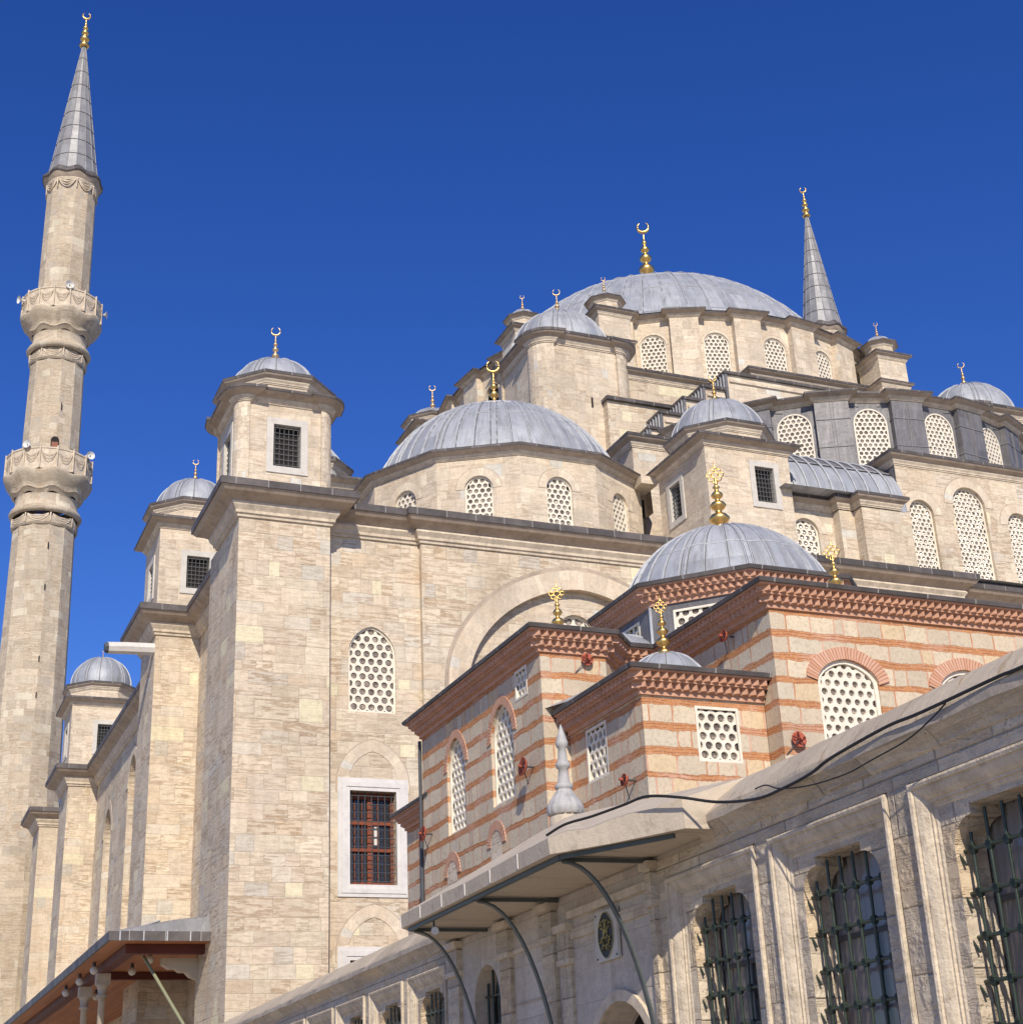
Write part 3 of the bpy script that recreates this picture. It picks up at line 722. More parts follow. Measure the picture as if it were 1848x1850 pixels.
# casement windows with marble surround, brown wood and iron grille
def casement(zb, zt, lab):
    mb = MB(); F = FW1; uc, w = 15.77, 1.66
    for d, a, b in ((.40, 0, .05), (.33, .05, .075), (.16, .02, .05)):
        pass
    for (o0, i0, wo_) in ((.43, .30, .045), (.30, .13, .07), (.13, 0, .04)):
        mb.box(F, uc-w/2-o0, uc-w/2-i0, zb-o0*.95, zt+o0, -.02, wo_, 'marble'); mb.box(F, uc+w/2+i0, uc+w/2+o0, zb-o0*.95, zt+o0, -.02, wo_, 'marble')
        mb.box(F, uc-w/2-i0, uc+w/2+i0, zt+i0, zt+o0, -.02, wo_-.003, 'marble'); mb.box(F, uc-w/2-i0, uc+w/2+i0, zb-o0*.95, zb-i0*.95, -.02, wo_-.003, 'marble')
    ob = mb.build('casement_window', mosque, label=lab)
    s_ = MB(); D = -.34
    s_.face([F.pt(uc-w/2, zb, D-.1), F.pt(uc+w/2, zb, D-.1), F.pt(uc+w/2, zt, D-.1), F.pt(uc-w/2, zt, D-.1)], 'pane')
    H = zt-zb
    for a, b_ in ((-.83, -.72), (-.1, .1), (.72, .83)): s_.box(F, uc+a, uc+b_, zb, zt, D-.06, D, 'brown_wood')
    for a, b_ in ((0, .04), (.36, .40), (.655, .69), (.93, 1.0)): s_.box(F, uc-.72, uc+.72, zb+a*H, zb+b_*H, D-.055, D-.005, 'brown_wood')
    for x in (-.41, .41):
        for q in (-.13, .13): s_.box(F, uc+x+q-.015, uc+x+q+.015, zb, zt, D-.07, D-.03, 'brown_wood')
    s_.box(F, uc+.16, uc+.34, zb+.44*H, zb+.66*H, D-.09, D-.07, 'marble')
    s_.build('wood_frame', ob)
    g_ = MB()
    for i in range(7):
        u = uc-w/2+(i+.5)*w/7; g_.tube([F.pt(u, zb, -.16), F.pt(u, zt, -.16)], .017, 'iron', 6)
    for j in range(11):
        z = zb+(j+.5)*H/11; g_.tube([F.pt(uc-w/2, z, -.145), F.pt(uc+w/2, z, -.145)], .017, 'iron', 6)
    g_.build('iron_grille', ob)
casement(9.88, 13.04, 'white marble framed window with brown wood and an iron grille, the upper of two')
casement(4.28, 7.44, 'marble framed window mostly hidden behind the precinct wall')

# --- roof turrets (kiosks)
def turret(cx, cy, half, zb, zt, apo, zt2, dr, pole, fin_top, label, rounded=False, win=None, fmat='gold_pale', over=.5, hx=None, nr=14, wall_top_over=None, parent=None, leftwin=None):
    hx = hx or half
    path = col_plan(cx-hx, cx+hx, cy-half, cy+half, .5) if rounded else rect(cx-hx, cx+hx, cy-half, cy+half)
    mb = MB(); Ff = Frame((0, cy-half+(.09 if rounded else 0), 0), (0, -1, 0)); Fl = Frame((cx-hx+(.09 if rounded else 0), 0, 0), (-1, 0, 0))
    holes = {}
    for i in range(len(path)):
        p, q = path[i], path[(i+1) % len(path)]; F = fr_edge(p, q); L = hypot(q[0]-p[0], q[1]-p[1])
        if win and L > 1.5 and F.N.y < -.99: holes[i] = [('rect', win[0]-p[0], win[1], win[2], win[3], .002)]
        if win and L > 1.5 and F.N.x < -.99: holes[i] = [('rect', p[1]-(leftwin or cy), win[1], win[2], win[3], .002)]
    prism(mb, path, zb, zt-.3, 'stone_pale', holes)
    o = mb.build('roof_turret', parent or mosque, label=label)
    if win:
        for F, uc in ((Ff, win[0]), (Fl, -(leftwin if leftwin else cy))):
            ob, g_ = grille_window(o, F, uc, win[1], win[2], win[3], .26, .3, 'grille_window')
            g_.build('window_grille', o)
    k = MB(); s = .55
    pr = [(a*s if a < .32 else .31*s+(a-.31)/(.85-.31)*(over-.31*s), zt+(z-ZE)*.42, m) for a, z, m in eave_prof(ZE, .85)]
    sweep(k, path, True, pr); cap(k, path, zt+.05)
    oc = ngon(cx, cy, apo-.32, 8); zb2 = zt+.02
    prism(k, oc, zb2, zt2-.2, 'stone_pale')
    pr2 = [(a*.45 if a < .32 else .14+(a-.31)/(.54)*(.32-.14), zt2+(z-ZE)*.42, m) for a, z, m in eave_prof(ZE, .85)]
    sweep(k, oc, True, pr2); k.build('cornice', o)
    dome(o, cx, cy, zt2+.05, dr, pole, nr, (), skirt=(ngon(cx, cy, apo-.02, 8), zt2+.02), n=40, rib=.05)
    finial(o, cx, cy, pole-.08, fin_top-pole+.08, fmat)
    return o
turret(12.55, 51.2, 1.85, ZE+.1, 27.85, 2.2, 28.62, 1.75, 30.12, 31.74, 'rounded corner turret on the nearest corner tower', True, (12.62, 1.03, 24.9, 26.6), leftwin=51.0)
turret(12.05, 64.0, 1.75, ZE+.1, 27.75, 2.15, 28.75, 1.75, 30.45, 31.6, 'turret on the middle side tower', False, (12.0, 1.0, 24.6, 26.1))
turret(12.3, 93.4, 1.85, ZE+.1, 27.75, 2.2, 28.8, 1.8, 30.9, 31.5, 'turret on the far side tower', False, (12.5, 1.0, 24.6, 26.2))
turret(17.6, 65.2, 1.8, ZE+.1, 31.2, 2.15, 32.2, 1.8, 33.7, 34.9, 'turret half hidden behind the nearest corner turret')
turret(31.6, 85.0, 1.5, 40, 45.4, 2.0, 46.15, 1.7, 47.15, 49.1, 'small turret left of the corner dome')
# tower D (square, five metres wide)
turret(32.6, 51.7, 2.05, ZE+.1, 28.9, 2.3, 29.78, 2.1, 31.69, 33.15, 'square roof tower beside the corner dome', False, (33.35, .93, 26.15, 27.78), 'gold', .45, leftwin=52.35)

# --- corner dome on a twelve sided drum
cx, cy = 25.3, 59.6
od = ngon(cx, cy, 6.62, 12); cd_ = MB()
el = 6.62*2*math.tan(pi/12); holes = {}
for i in range(12): holes[i] = [('round', el/2, 1.2, 24.6, 27.72, .22)]
prism(cd_, od, ZE+.1, 28.6, 'stone_pale', holes)
for i in range(12):
    F = fr_edge(od[i], od[(i+1) % 12])
    if F.N.y < .3: archivolt(cd_, F, 'round', el/2, 1.2, 24.6, 27.72, .36, .02)
dro = cd_.build('corner_drum', mosque)
for i in range(12):
    F = fr_edge(od[i], od[(i+1) % 12])
    if F.N.y < -.2 and F.N.x < .7: lattice(dro, F, 'round', el/2, 1.2, 24.6, 27.72, .14, .24)
k = MB(); sweep(k, od, True, [(a*.6 if a < .32 else .19+(a-.31)/.54*.26, 28.9+(z-ZE)*.36, m) for a, z, m in eave_prof(ZE, .85)]); k.build('cornice', dro)
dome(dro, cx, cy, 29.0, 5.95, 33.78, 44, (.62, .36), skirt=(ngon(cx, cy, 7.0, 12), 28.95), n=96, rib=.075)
finial(dro, cx, cy, 33.6, 3.2, 'gold')

# --- small buttress block, passage shadow, pier block
bb = MB(); prism(bb, rect(31.8, 34.2, 58.2, 62.5), ZE, 32.4, 'stone_pale'); sweep(bb, rect(31.8, 34.2, 58.2, 62.5), True, [(a*.5, 33+(z-ZE)*.55, m) for a, z, m in eave_prof(ZE, .85)]); cap(bb, rect(31.8, 34.2, 58.2, 62.5), 33.05)
bb.build('buttress_block', mosque)
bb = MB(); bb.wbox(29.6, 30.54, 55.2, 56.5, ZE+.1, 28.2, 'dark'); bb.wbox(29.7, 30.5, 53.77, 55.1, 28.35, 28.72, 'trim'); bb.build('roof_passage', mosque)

# --- main block under the great drum, with stepped lead covered gable
mbk = MB(); prism(mbk, [(34.0, 63.7), (57.6, 63.7), (60.6, 66.7), (60.6, 93), (57, 96), (34, 96), (31, 93), (31, 66.7)], ZE, 39.5, 'stone')
bo = mbk.build('main_block', mosque)
k = MB(); sweep(k, [(34.0, 63.7), (57.6, 63.7), (60.6, 66.7), (60.6, 93), (57, 96), (34, 96), (31, 93), (31, 66.7)], True, [(a*.5, 39.9+(z-ZE)*.5, m) for a, z, m in eave_prof(ZE, .85)])
cap(k, [(34.0, 63.7), (57.6, 63.7), (60.6, 66.7), (60.6, 93), (57, 96), (34, 96), (31, 93), (31, 66.7)], 39.95); k.build('cornice', bo)
k = MB(); prism(k, rect(42.2, 49.4, 62.9, 65), 37, 40.45, 'stone'); sweep(k, rect(42.2, 49.4, 62.9, 65), True, [(a*.45, 40.75+(z-ZE)*.45, m) for a, z, m in eave_prof(ZE, .85)]); cap(k, rect(42.2, 49.4, 62.9, 65), 40.8); k.build('gable_block', bo)
k = MB(); k.wbox(33.0, 37.1, 62.7, 63.69, ZE, 37.3, 'stone'); k.wbox(32.9, 37.2, 62.5, 63.695, 37.3, 37.5, 'edge'); k.build('low_wall', bo)
stp = MB()
STP = ((39.4, 39.3), (37.95, 38.25), (36.7, 37.35), (35.25, 36.3), (34.5, 35.3)); xr = 52
for x0, z1 in STP:
    zb_ = 33.0
    stp.wbox(x0+.16, xr, 61.35, 63.69, zb_, z1-.08, 'stone_pale')
    stp.wbox(x0, x0+.155, 61.25, 63.67, zb_, z1-.1, 'lead_dark')
    stp.wbox(x0-.05, xr-.06, 61.2, 63.68, z1-.1, z1+.06, 'edge')
    for q in range(8): stp.wbox(x0-.05, x0-.002, 61.35+q*.3, 61.42+q*.3, z1-3.4, z1-.1, 'lead_seam')
    stp.wbox(x0+.3, min(xr-.1, x0+9), 61.25, 61.345, z1-.55, z1-.42, 'trim')
    xr = x0
stp.build('stepped_gable', bo)

# --- weight towers E (left) and its twin right
def pier_tower(x0, x1, y0, y1, cx, cy, lab):
    path = col_plan(x0, x1, y0, y1, 1.05, .14)
    mb = MB(); prism(mb, path, ZE, 40.5, 'stone_pale'); mb.wbox((x0+x1)/2+.2, (x0+x1)/2+.31, y0+.13, y0+.2, 37.0, 37.6, 'dark')
    o = mb.build('pier_tower', mosque, label=lab)
    k = MB(); sweep(k, path, True, [(a*.6 if a < .32 else .19+(a-.31)/.54*.31, 41.1+(z-ZE)*.6, m) for a, z, m in eave_prof(ZE, .85)]); cap(k, path, 41.2); k.build('cornice', o)
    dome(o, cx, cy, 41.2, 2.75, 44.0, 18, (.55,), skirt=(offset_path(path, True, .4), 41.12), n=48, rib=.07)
    finial(o, cx, cy, 43.9, 1.9, 'gold_pale'); return o
pier_tower(29.25, 35.0, 63.05, 68.8, 32.1, 66.1, 'left weight tower with rounded corners')
pier_tower(56.9, 62.7, 63.05, 68.8, 59.9, 66.1, 'right weight tower cut by the picture edge')
def mini_turret(cx, cy, zb, ze, lab):
    mb = MB(); R = rect(cx-1.0, cx+1.0, cy-1.0, cy+1.0); prism(mb, R, zb, ze-.3, 'stone_pale')
    s = .4; sweep(mb, R, True, [(a*s, ze+(z-ZE)*s, m) for a, z, m in eave_prof(ZE, .85)]); cap(mb, R, ze+.04)
    sweep(mb, R, True, [(a*s*.7, ze-1.9+(z-ZE)*s, m) for a, z, m in eave_prof(ZE, .85)])
    oc = ngon(cx, cy, .82, 8); prism(mb, oc, ze, ze+.75, 'stone_pale'); sweep(mb, oc, True, [(a*.35, ze+1.0+(z-ZE)*.3, m) for a, z, m in eave_prof(ZE, .85)])
    o = mb.build('small_turret', mosque, label=lab)
    dome(o, cx, cy, ze+1.02, .82, ze+1.65, 10, (), n=24, rib=.04, skirt=(ngon(cx, cy, 1.1, 8), ze+1.0)); finial(o, cx, cy, ze+1.6, 1.15, 'gold_pale'); return o
mini_turret(35.65, 67.1, 40, 45.1, 'small turret left of the great dome'); mini_turret(53.95, 66.3, 40, 44.95, 'small turret right of the great dome')
mini_turret(32.3, 71.2, 40, 45.6, 'small turret behind the left weight tower')

# --- drums with buttresses
def drum(cx, cy, n, Rw, Rb, hw, z0, z1, over, wallm, butm, win, off, lab, vis, k_=.6, ztop=0, pitch=.27):
    path = []; bays = []; da = 2*pi/n
    for i in range(n):
        a = -pi/2+off+i*da; d = Vector((cos(a), sin(a))); t = Vector((-sin(a), cos(a))); c0 = Vector((cx, cy))
        ri = sqrt(Rw*Rw-hw*hw)
        path += [tuple(c0+d*ri-t*hw), tuple(c0+d*Rb-t*hw), tuple(c0+d*Rb+t*hw), tuple(c0+d*ri+t*hw)]
    mb = MB(); N = len(path)
    for i in range(N):
        p, q = path[i], path[(i+1) % N]; L = hypot(q[0]-p[0], q[1]-p[1]); F = fr_edge(p, q)
        if i % 4 == 3:
            hole = (win[0], L/2, win[1], win[2], win[3], .2)
            wall_face(mb, F, 0, L, z0, z1, [hole] if F.N.y < .2 else [], wallm, .2); bays.append((F, L))
            if wallm != 'lead_dark' and F.N.y < .2: archivolt(mb, F, win[0], L/2, win[1], win[2], win[3], .15, .02)
            elif F.N.y < .2:
                for s_ in (-1, 1):
                    mb.bar(F.pt(L/2+s_*.45, win[3]+.1, .02), F.pt(L/2+s_*.9, z1-.2, .02), .04, .03, 'seam_dim')
        else:
            wall_face(mb, F, 0, L, z0, z1, [], butm)
            if butm == 'lead_dark':
                for z in [z0+.2+1.45*q_ for q_ in range(4)]:
                    if z < z1-.2: mb.box(F, 0, L, z, z+.04, 0, .03, 'seam_dim')
                if i % 4 == 1:
                    for u in (L*.46, L*.54): mb.box(F, u-.015, u+.015, z0, z1, 0, .025, 'seam_dim')
    o = mb.build('drum', mosque, label=lab)
    for F, L in bays:
        if F.N.y < vis[0] and F.N.x < vis[1]: lattice(o, F, win[0], L/2, win[1], win[2], win[3], .1 if wallm != 'lead_dark' else .02, pitch, .07)
    kk = MB(); sweep(kk, path, True, [(a*k_ if a < .32 else .31*k_+(a-.31)/.54*(over-.31*k_), ztop+(z-ZE)*k_*.6, m) for a, z, m in eave_prof(ZE, .85)])
    kk.build('cornice', o)
    return o, path
MCX, MCY = 45.8, 79.64
do, path = drum(MCX, MCY, 24, 14.12, 14.52, .84, 39.8, 45.62, .45, 'stone_pale', 'stone_pale', ('round', 1.5, 41.0, 44.75), radians(7.5), 'drum of the great dome', (-.3, .9), ztop=45.95, pitch=.26)
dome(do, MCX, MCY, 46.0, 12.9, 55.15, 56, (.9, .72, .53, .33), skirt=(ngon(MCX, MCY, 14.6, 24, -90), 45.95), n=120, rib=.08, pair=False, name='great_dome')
b = MB(); b.lathe((MCX, MCY), [(54.6, .5), (56.6, .35)], 'gold', 16); b.build('finial_base', do); finial(do, MCX, MCY, 56.5, 5.4, 'gold', fat=1.1)
do2, path2 = drum(45.8, 64.4, 20, 11.62, 11.93, .82, 28.5, 34.1, .46, 'lead_dark', 'lead_dark', ('round', 1.66, 30.3, 33.72), radians(9), 'lead clad drum of the half dome', (-.2, .9), ztop=34.43)
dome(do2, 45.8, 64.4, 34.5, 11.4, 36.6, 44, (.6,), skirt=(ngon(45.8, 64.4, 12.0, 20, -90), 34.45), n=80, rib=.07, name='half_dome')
# walls below the half dome
lw = MB(); R1 = rect(41.2, 62, 50.85, 56)
FU = FY(50.85); hU = [('round', 42.33, 1.34, 23.9, 27.9, .28), ('round', 45.10, 1.85, 23.9, 28.86, .28), ('round', 47.87, 1.34, 23.9, 27.9, .28)]
wall_face(lw, FU, 41.2, 62, ZE, 29.5, hU, 'stone')
for h in hU: archivolt(lw, FU, *h[:5], .45, .02)
lw.wbox(41.19, 41.2, 50.86, 56, ZE, 29.6, 'lead_dark')
for z in (27.2, 28.4): lw.wbox(41.15, 41.19, 50.9, 56, z, z+.06, 'lead_seam')
cap(lw, R1, 30.1)
lo = lw.build('apse_wall', mosque)
for h in hU: lattice(lo, FU, *h[:5], .2, .255)
k = MB(); sweep(k, [(41.2, 56), (41.2, 50.85), (62, 50.85)], False, [(a*.5, 30.1+(z-ZE)*.55, m) for a, z, m in eave_prof(ZE, .85)]); k.build('cornice', lo)
lw2 = MB(); F2 = FY(50.25); h2 = ('round', 35.55, 1.3, 22.9, 25.95, .25)
wall_face(lw2, F2, 34.0, 37.1, ZE-1, 26.4, [h2], 'stone_pale'); archivolt(lw2, F2, *h2[:5], .36, .02)
lw2.wbox(37.0, 37.75, 49.75, 50.6, ZE-1, 26.3, 'stone_pale'); prism(lw2, rect(37.75, 39.75, 49.15, 51), ZE-1, 26.3, 'stone')
lw2.wbox(39.76, 41.3, 50.4, 51.2, ZE-1, 26.93, 'stone')
lo2 = lw2.build('exedra_wall', mosque); lattice(lo2, F2, *h2[:5], .16, .27)
k = MB(); sweep(k, [(34.0, 50.25), (37.0, 50.25), (37.0, 49.75), (37.75, 49.75), (37.75, 49.15), (39.75, 49.15), (39.75, 51)], False, [(a*.5 if a < .32 else .155+(a-.31)/.54*.2, 26.9+(z-ZE)*.5, m) for a, z, m in eave_prof(ZE, .85)]); cap(k, rect(34, 39.75, 49.15, 51), 26.93); k.build('cornice', lo2)
# curved lead roof between
cr = MB(); rows = []; XS = [33.5+.64*i for i in range(13)]
def crp(x, t):
    bend = max(0, (35.5-x))*.6
    return (x, 50.4+bend+3.4*(1-cos(t*pi/2*.95)), 26.95+3.3*sin(t*pi/2*.98))
for k_ in range(11): rows.append([crp(x, k_/10) for x in XS])
cr.grid(rows[:6], 'lead'); cr.grid(rows[5:], 'lead_dark')
for x in XS[1:-1]:
    cr.tube([Vector(crp(x, q/10))+Vector((0, -.03, .03)) for q in range(11)], .045, 'lead_seam', 5)
for tt in (.45,): cr.tube([Vector(crp(x, tt))+Vector((0, -.02, .02)) for x in XS], .03, 'edge', 5)
cr.build('curved_lead_roof', mosque)

# =================================================================== MINARETS
def minaret(cx, cy, lab, full=True, dz=0.0, zsc=None):
    t = thing('minaret', lab, 'minaret'); C0 = (cx, cy); NS = 12
    A = -pi/2+radians(4)
    wv = lambda amp, k, ar=0.0: (lambda a, r, z: (r+ar*cos(k*(a-A)), z+amp*cos(k*(a-A))))
    if full:
        s = MB(); s.lathe(C0, [(0, 3.9), (19, 3.9), (20, 3.6), (27, 2.62)], 'stone_min', 12, False, uvR=3, a0=A)
        s.lathe(C0, [(27, 2.6), (48.2, 2.36)], 'stone_min', NS, False, uvR=2.4, a0=A)
        for z in (26, 33.5, 36.3, 42.0, 45.4): s.box(Frame((cx, cy, 0), (-sin(radians(3)), -1, 0)), .25, .33, z, z+.45, 2.25, 2.52, 'dark')
        s.build('lower_shaft', t)
        s = MB(); s.lathe(C0, [(50.5, 2.28), (63.2, 2.14)], 'stone_min', NS, False, uvR=2.3, a0=A)
        Fd = Frame((cx, cy, 0), (-.09, -1, 0))
        pts = shape('round', .25, .62, 53.2, 54.95); s.face([Fd.pt(u, z, 2.215) for u, z in pts], 'dark')
        s.box(Fd, .02, .5, 53.2, 54.45, 2.22, 2.26, 'brown_wood'); s.box(Fd, .5, .58, 57.4, 57.95, 2.0, 2.27, 'dark')
        s.build('middle_shaft', t)
    s = MB(); s.lathe(C0, [(64.5, 2.14), (79.6, 2.04)], 'stone_min', NS, False, uvR=2.1, a0=A); s.build('upper_shaft', t)
    def swags(mb, z, r, n, drop, wd, m='trim', th=.06, lines=3, knob=True):
        for i in range(n):
            a0 = A+2*pi*i/n; a1 = A+2*pi*(i+1)/n
            for L in range(lines):
                pts = []
                for q in range(7):
                    x = q/6; a = a0+(a1-a0)*(.08+.84*x); zz = z-drop*(.45+.28*L)*(1-(2*x-1)**2)
                    pts.append((cx+(r+.02)*cos(a), cy+(r+.02)*sin(a), zz-.04*L))
                mb.tube(pts, th, m, 5)
            if knob: mb.tube([(cx+(r+.03)*cos(a0), cy+(r+.03)*sin(a0), z+.1), (cx+(r+.05)*cos(a0), cy+(r+.05)*sin(a0), z-drop*1.1)], [th*1.5, th*.8], m, 5)
    def balcony(z, rs, rb, lab_):
        mb = MB()
        mb.lathe(C0, [(z-4.4, rs+.02), (z-4.25, rs+.12), (z-3.7, rs+.12)], 'stone_min', 48, False, uvR=2.4)
        swags(mb, z-3.55, rs+.1, 8, .55, 0, th=.05)
        mb.lathe(C0, [(z-3.35, rs+.1), (z-3.3, rs+.3), (z-3.05, rs+.42), (z-2.8, rs+.3), (z-2.72, rs+.08), (z-2.0, rs-.02), (z-1.75, rs+.05)], 'stone_min', 48, uvR=2.4)
        mb.lathe(C0, [(z-1.75, rs+.05), (z-1.5, rs+.25), (z-1.42, rs+.36)], 'stone_min', 96, wave=wv(.12, 8, .07), uvR=2.6)
        mb.lathe(C0, [(z-1.42, rs+.36), (z-1.3, rs+.36), (z-1.0, rs+.55), (z-.6, rb-.12), (z-.35, rb-.02), (z-.2, rb+.03), (z-.06, rb+.03), (z-.05, rb-.12)], 'stone_min', 96, wave=wv(.13, 8, .08), uvR=3.0)
        o = mb.build('balcony', t, label=lab_)
        p = MB(); n = 16
        p.lathe(C0, [(z-.1, rb-.05), (z+1.55, rb-.03), (z+1.6, rb+.03), (z+1.72, rb+.03), (z+1.72, rb-.2), (z, rb-.2)], 'trim', n*2, False, wave=lambda a, r, zz: (r*(1-.012*abs(sin(n/2*(a-A)))), zz), a0=A)
        swags(p, z+1.35, rb, n, .8, 0, th=.024)
        for i in range(n): a = A+2*pi*i/n; p.tube([(cx+(rb+.02)*cos(a), cy+(rb+.02)*sin(a), z-.1), (cx+(rb+.02)*cos(a), cy+(rb+.02)*sin(a), z+1.85)], .075, 'trim', 6)
        p.build('parapet', o)
    if full: balcony(51.8, 2.36, 3.33, 'lower balcony')
    if full: balcony(66.35, 2.14, 3.2, 'upper balcony')
    k = MB(); swags(k, 79.4, 2.08, 8, .75, 0, th=.06); k.lathe(C0, [(79.3, 2.05), (79.5, 2.15), (79.8, 2.18), (79.85, 2.05)], 'trim', 48, False)
    k.lathe(C0, [(79.5, 2.1), (79.75, 2.3), (80.0, 2.42)], 'soffit', 96, wave=wv(.1, 8, .06)); k.lathe(C0, [(80.0, 2.42), (80.02, 2.5), (80.3, 2.5), (80.35, 2.42), (80.75, 2.1)], 'edge', 96, wave=wv(.1, 8, .06)); k.build('rim', t)
    s = MB(); nn = 16
    prof = [(80.6, 2.12)]+[(80.6+14.6*q/9, 2.08*(1-q/9)+.13*q/9) for q in range(1, 10)]
    s.lathe(C0, prof, 'lead_cone', nn, False, uvR=1.8)
    for i in range(nn):
        a = 2*pi*i/nn; s.tube([(cx+(r+.01)*cos(a), cy+(r+.01)*sin(a), z) for z, r in prof], .035, 'lead_cone', 4)
    for z, r in prof[1:-1]: s.lathe(C0, [(z-.05, r+.012), (z, r+.05), (z+.04, r+.0)], 'edge', nn, False)
    s.build('spire', t); finial(t, cx, cy, 95.0, 4.1, 'gold', fat=1.15)
    return t
minaret(10.03, 115, 'tall grey stone minaret on the left with two swagged balconies and a lead spire', True)
m2 = minaret(88.1, 117, 'distant minaret spire rising behind the great dome, right', True)
def speaker(x, y, z, d, lab):
    d = Vector(d).normalized(); b = MB(); a = d.cross(Vector((0, 0, 1))).normalized(); c_ = a.cross(d); rows = []
    for q, r in ((-.55, .09), (-.3, .1), (-.28, .06), (-.15, .09), (0, .2), (.08, .33), (.1, .35)):
        rows.append([Vector((x, y, z))+d*q+a*(r*cos(2*pi*k/16))+c_*(r*sin(2*pi*k/16)) for k in range(16)])
    b.grid(rows, 'speaker', True); b.face(rows[0], 'speaker')
    rows = []
    for q, r in ((.1, .33), (-.02, .18), (-.1, .08), (.0, .05)):
        rows.append([Vector((x, y, z))+d*q+a*(r*cos(2*pi*k/16))+c_*(r*sin(2*pi*k/16)) for k in range(16)])
    b.grid(rows, 'speaker', True)
    b.tube([Vector((x, y, z))-d*.3, Vector((x, y, z))-d*.3-Vector((0, 0, .5))], .03, 'iron', 6)
    o = b.build('loudspeaker'); o['label'] = lab; o['category'] = 'loudspeaker'; o['group'] = 'loudspeakers on the minaret balconies'
speaker(10.15, 111.75, 68.25, (.1, -1, -.1), 'white horn loudspeaker in the middle of the upper minaret balcony')
speaker(6.55, 114.3, 67.6, (-1, -.35, -.1), 'white horn loudspeaker at the left end of the upper minaret balcony')
speaker(13.45, 114.3, 67.4, (1, -.35, -.1), 'white horn loudspeaker at the right end of the upper minaret balcony')
speaker(8.0, 112.2, 53.7, (-.7, -.9, .05), 'white horn loudspeaker at the left of the lower minaret balcony')
speaker(12.85, 112.7, 53.6, (.3, -1, .0), 'white horn loudspeaker at the right of the lower minaret balcony')

# stone spout on tower B
b = MB(); F = Frame((0, 62.3, 0), (0, -1, 0))
b.tube([(10.3, 62.4, 21.75), (9.2, 62.3, 21.68), (8.35, 62.2, 21.6)], [.27, .27, .26], 'marble', 8, False); b.tube([(8.36, 62.2, 21.6), (8.22, 62.2, 21.59)], [.25, .2], 'iron', 8, False)
o = b.build('wall_floodlight'); o['label'] = 'long white floodlight housing sticking out from the middle side tower'; o['category'] = 'floodlight'

# =================================================================== PORCH
porch = thing('side_porch', 'timber lined porch roof with lead edge against the mosque side, lower left', 'porch')
X0, X1, YA, YB = 7.45, 11.5, 50.8, 100.0
b = MB(); b.face([(X0, YA, 8.5), (X1, YA, 8.5), (X1, YA+.9, 9.25), (X0+2.4, YA+2.6, 9.25)], 'lead_cone')
b.face([(X0, YB, 8.5), (X0, YA, 8.5), (X0+2.4, YA+2.6, 9.25), (X0+2.4, YB, 9.25)], 'lead_cone'); b.face([(X0+2.4, YA+2.6, 9.25), (X1, YA+.9, 9.25), (12.2, YB, 9.3), (X0+2.4, YB, 9.25)], 'lead_cone')
b.face([(10.3, YA-.02, 8.5), (X1, YA-.02, 8.5), (10.68, YA+.4, 9.2)], 'lead_cone')
for q in range(5): b.tube([(X0+.6+q*.75, YA+.02, 8.53), (X0+1.9+q*.42, YA+1.9-q*.2, 9.12)], .035, 'lead_seam', 4)
b.build('roof', porch)
b = MB(); b.wbox(X0-.03, X0+.03, YA, YB, 8.22, 8.52, 'edge'); b.wbox(X0-.03, 10.69, YA-.03, YA+.03, 8.22, 8.52, 'edge')
for q in range(5): b.wbox(X0+.3+q*.75, X0+.34+q*.75, YA-.045, YA-.03, 8.22, 8.52, 'lead_seam')
b.build('fascia', porch)
b = MB(); b.face([(X0, YA, 8.23), (X0, YB, 8.23), (12.2, YB, 8.23), (12.2, YA, 8.23)], 'planks'); b.build('soffit', porch)
b = MB(); b.wbox(8.1, 8.45, YA+.85, YB, 7.93, 8.22, 'maroon'); b.wbox(8.45, 12.2, YA+.85, YA+1.2, 7.93, 8.22, 'maroon'); b.wbox(8.45, 12.2, 59.5, 59.8, 7.95, 8.22, 'maroon'); b.build('beam', porch)
b = MB()
pr = [(10.69, 8.2), (9.5, 8.2), (9.5, 8.0), (9.75, 7.85), (9.95, 7.86), (10.1, 7.75), (10.3, 7.75), (10.45, 7.6), (10.69, 7.5)]
for y0, y1 in ((52.75, 53.15),):
    b.face([(x, y0, z-.28 if z == 8.2 else z-.28) for x, z in pr][::-1], 'canopy'); b.face([(x, y1, z-.28) for x, z in pr], 'canopy')
    for i in range(len(pr)):
        p, q = pr[i], pr[(i+1) % len(pr)]; b.face([(p[0], y0, p[1]-.28), (q[0], y0, q[1]-.28), (q[0], y1, q[1]-.28), (p[0], y1, p[1]-.28)], 'canopy')
b.build('bracket', porch)
for y in (57.5, 61.9):
    b = MB(); b.lathe((8.28, y), [(0, .28), (.3, .28), (.35, .14), (7.1, .12), (7.12, .19), (7.2, .19), (7.24, .14), (7.45, .18), (7.55, .23)], 'canopy', 16); b.wbox(8.04, 8.52, y-.24, y+.24, 7.55, 7.925, 'canopy'); b.build('column', porch)
b = MB(); wall_face(b, FX, -105, -53.1, 0, 9, [], 'stone_pier'); 
gg = [('round', 7.95+1.45, 63.3), ('round', 7.95+1.45, 59.9)]
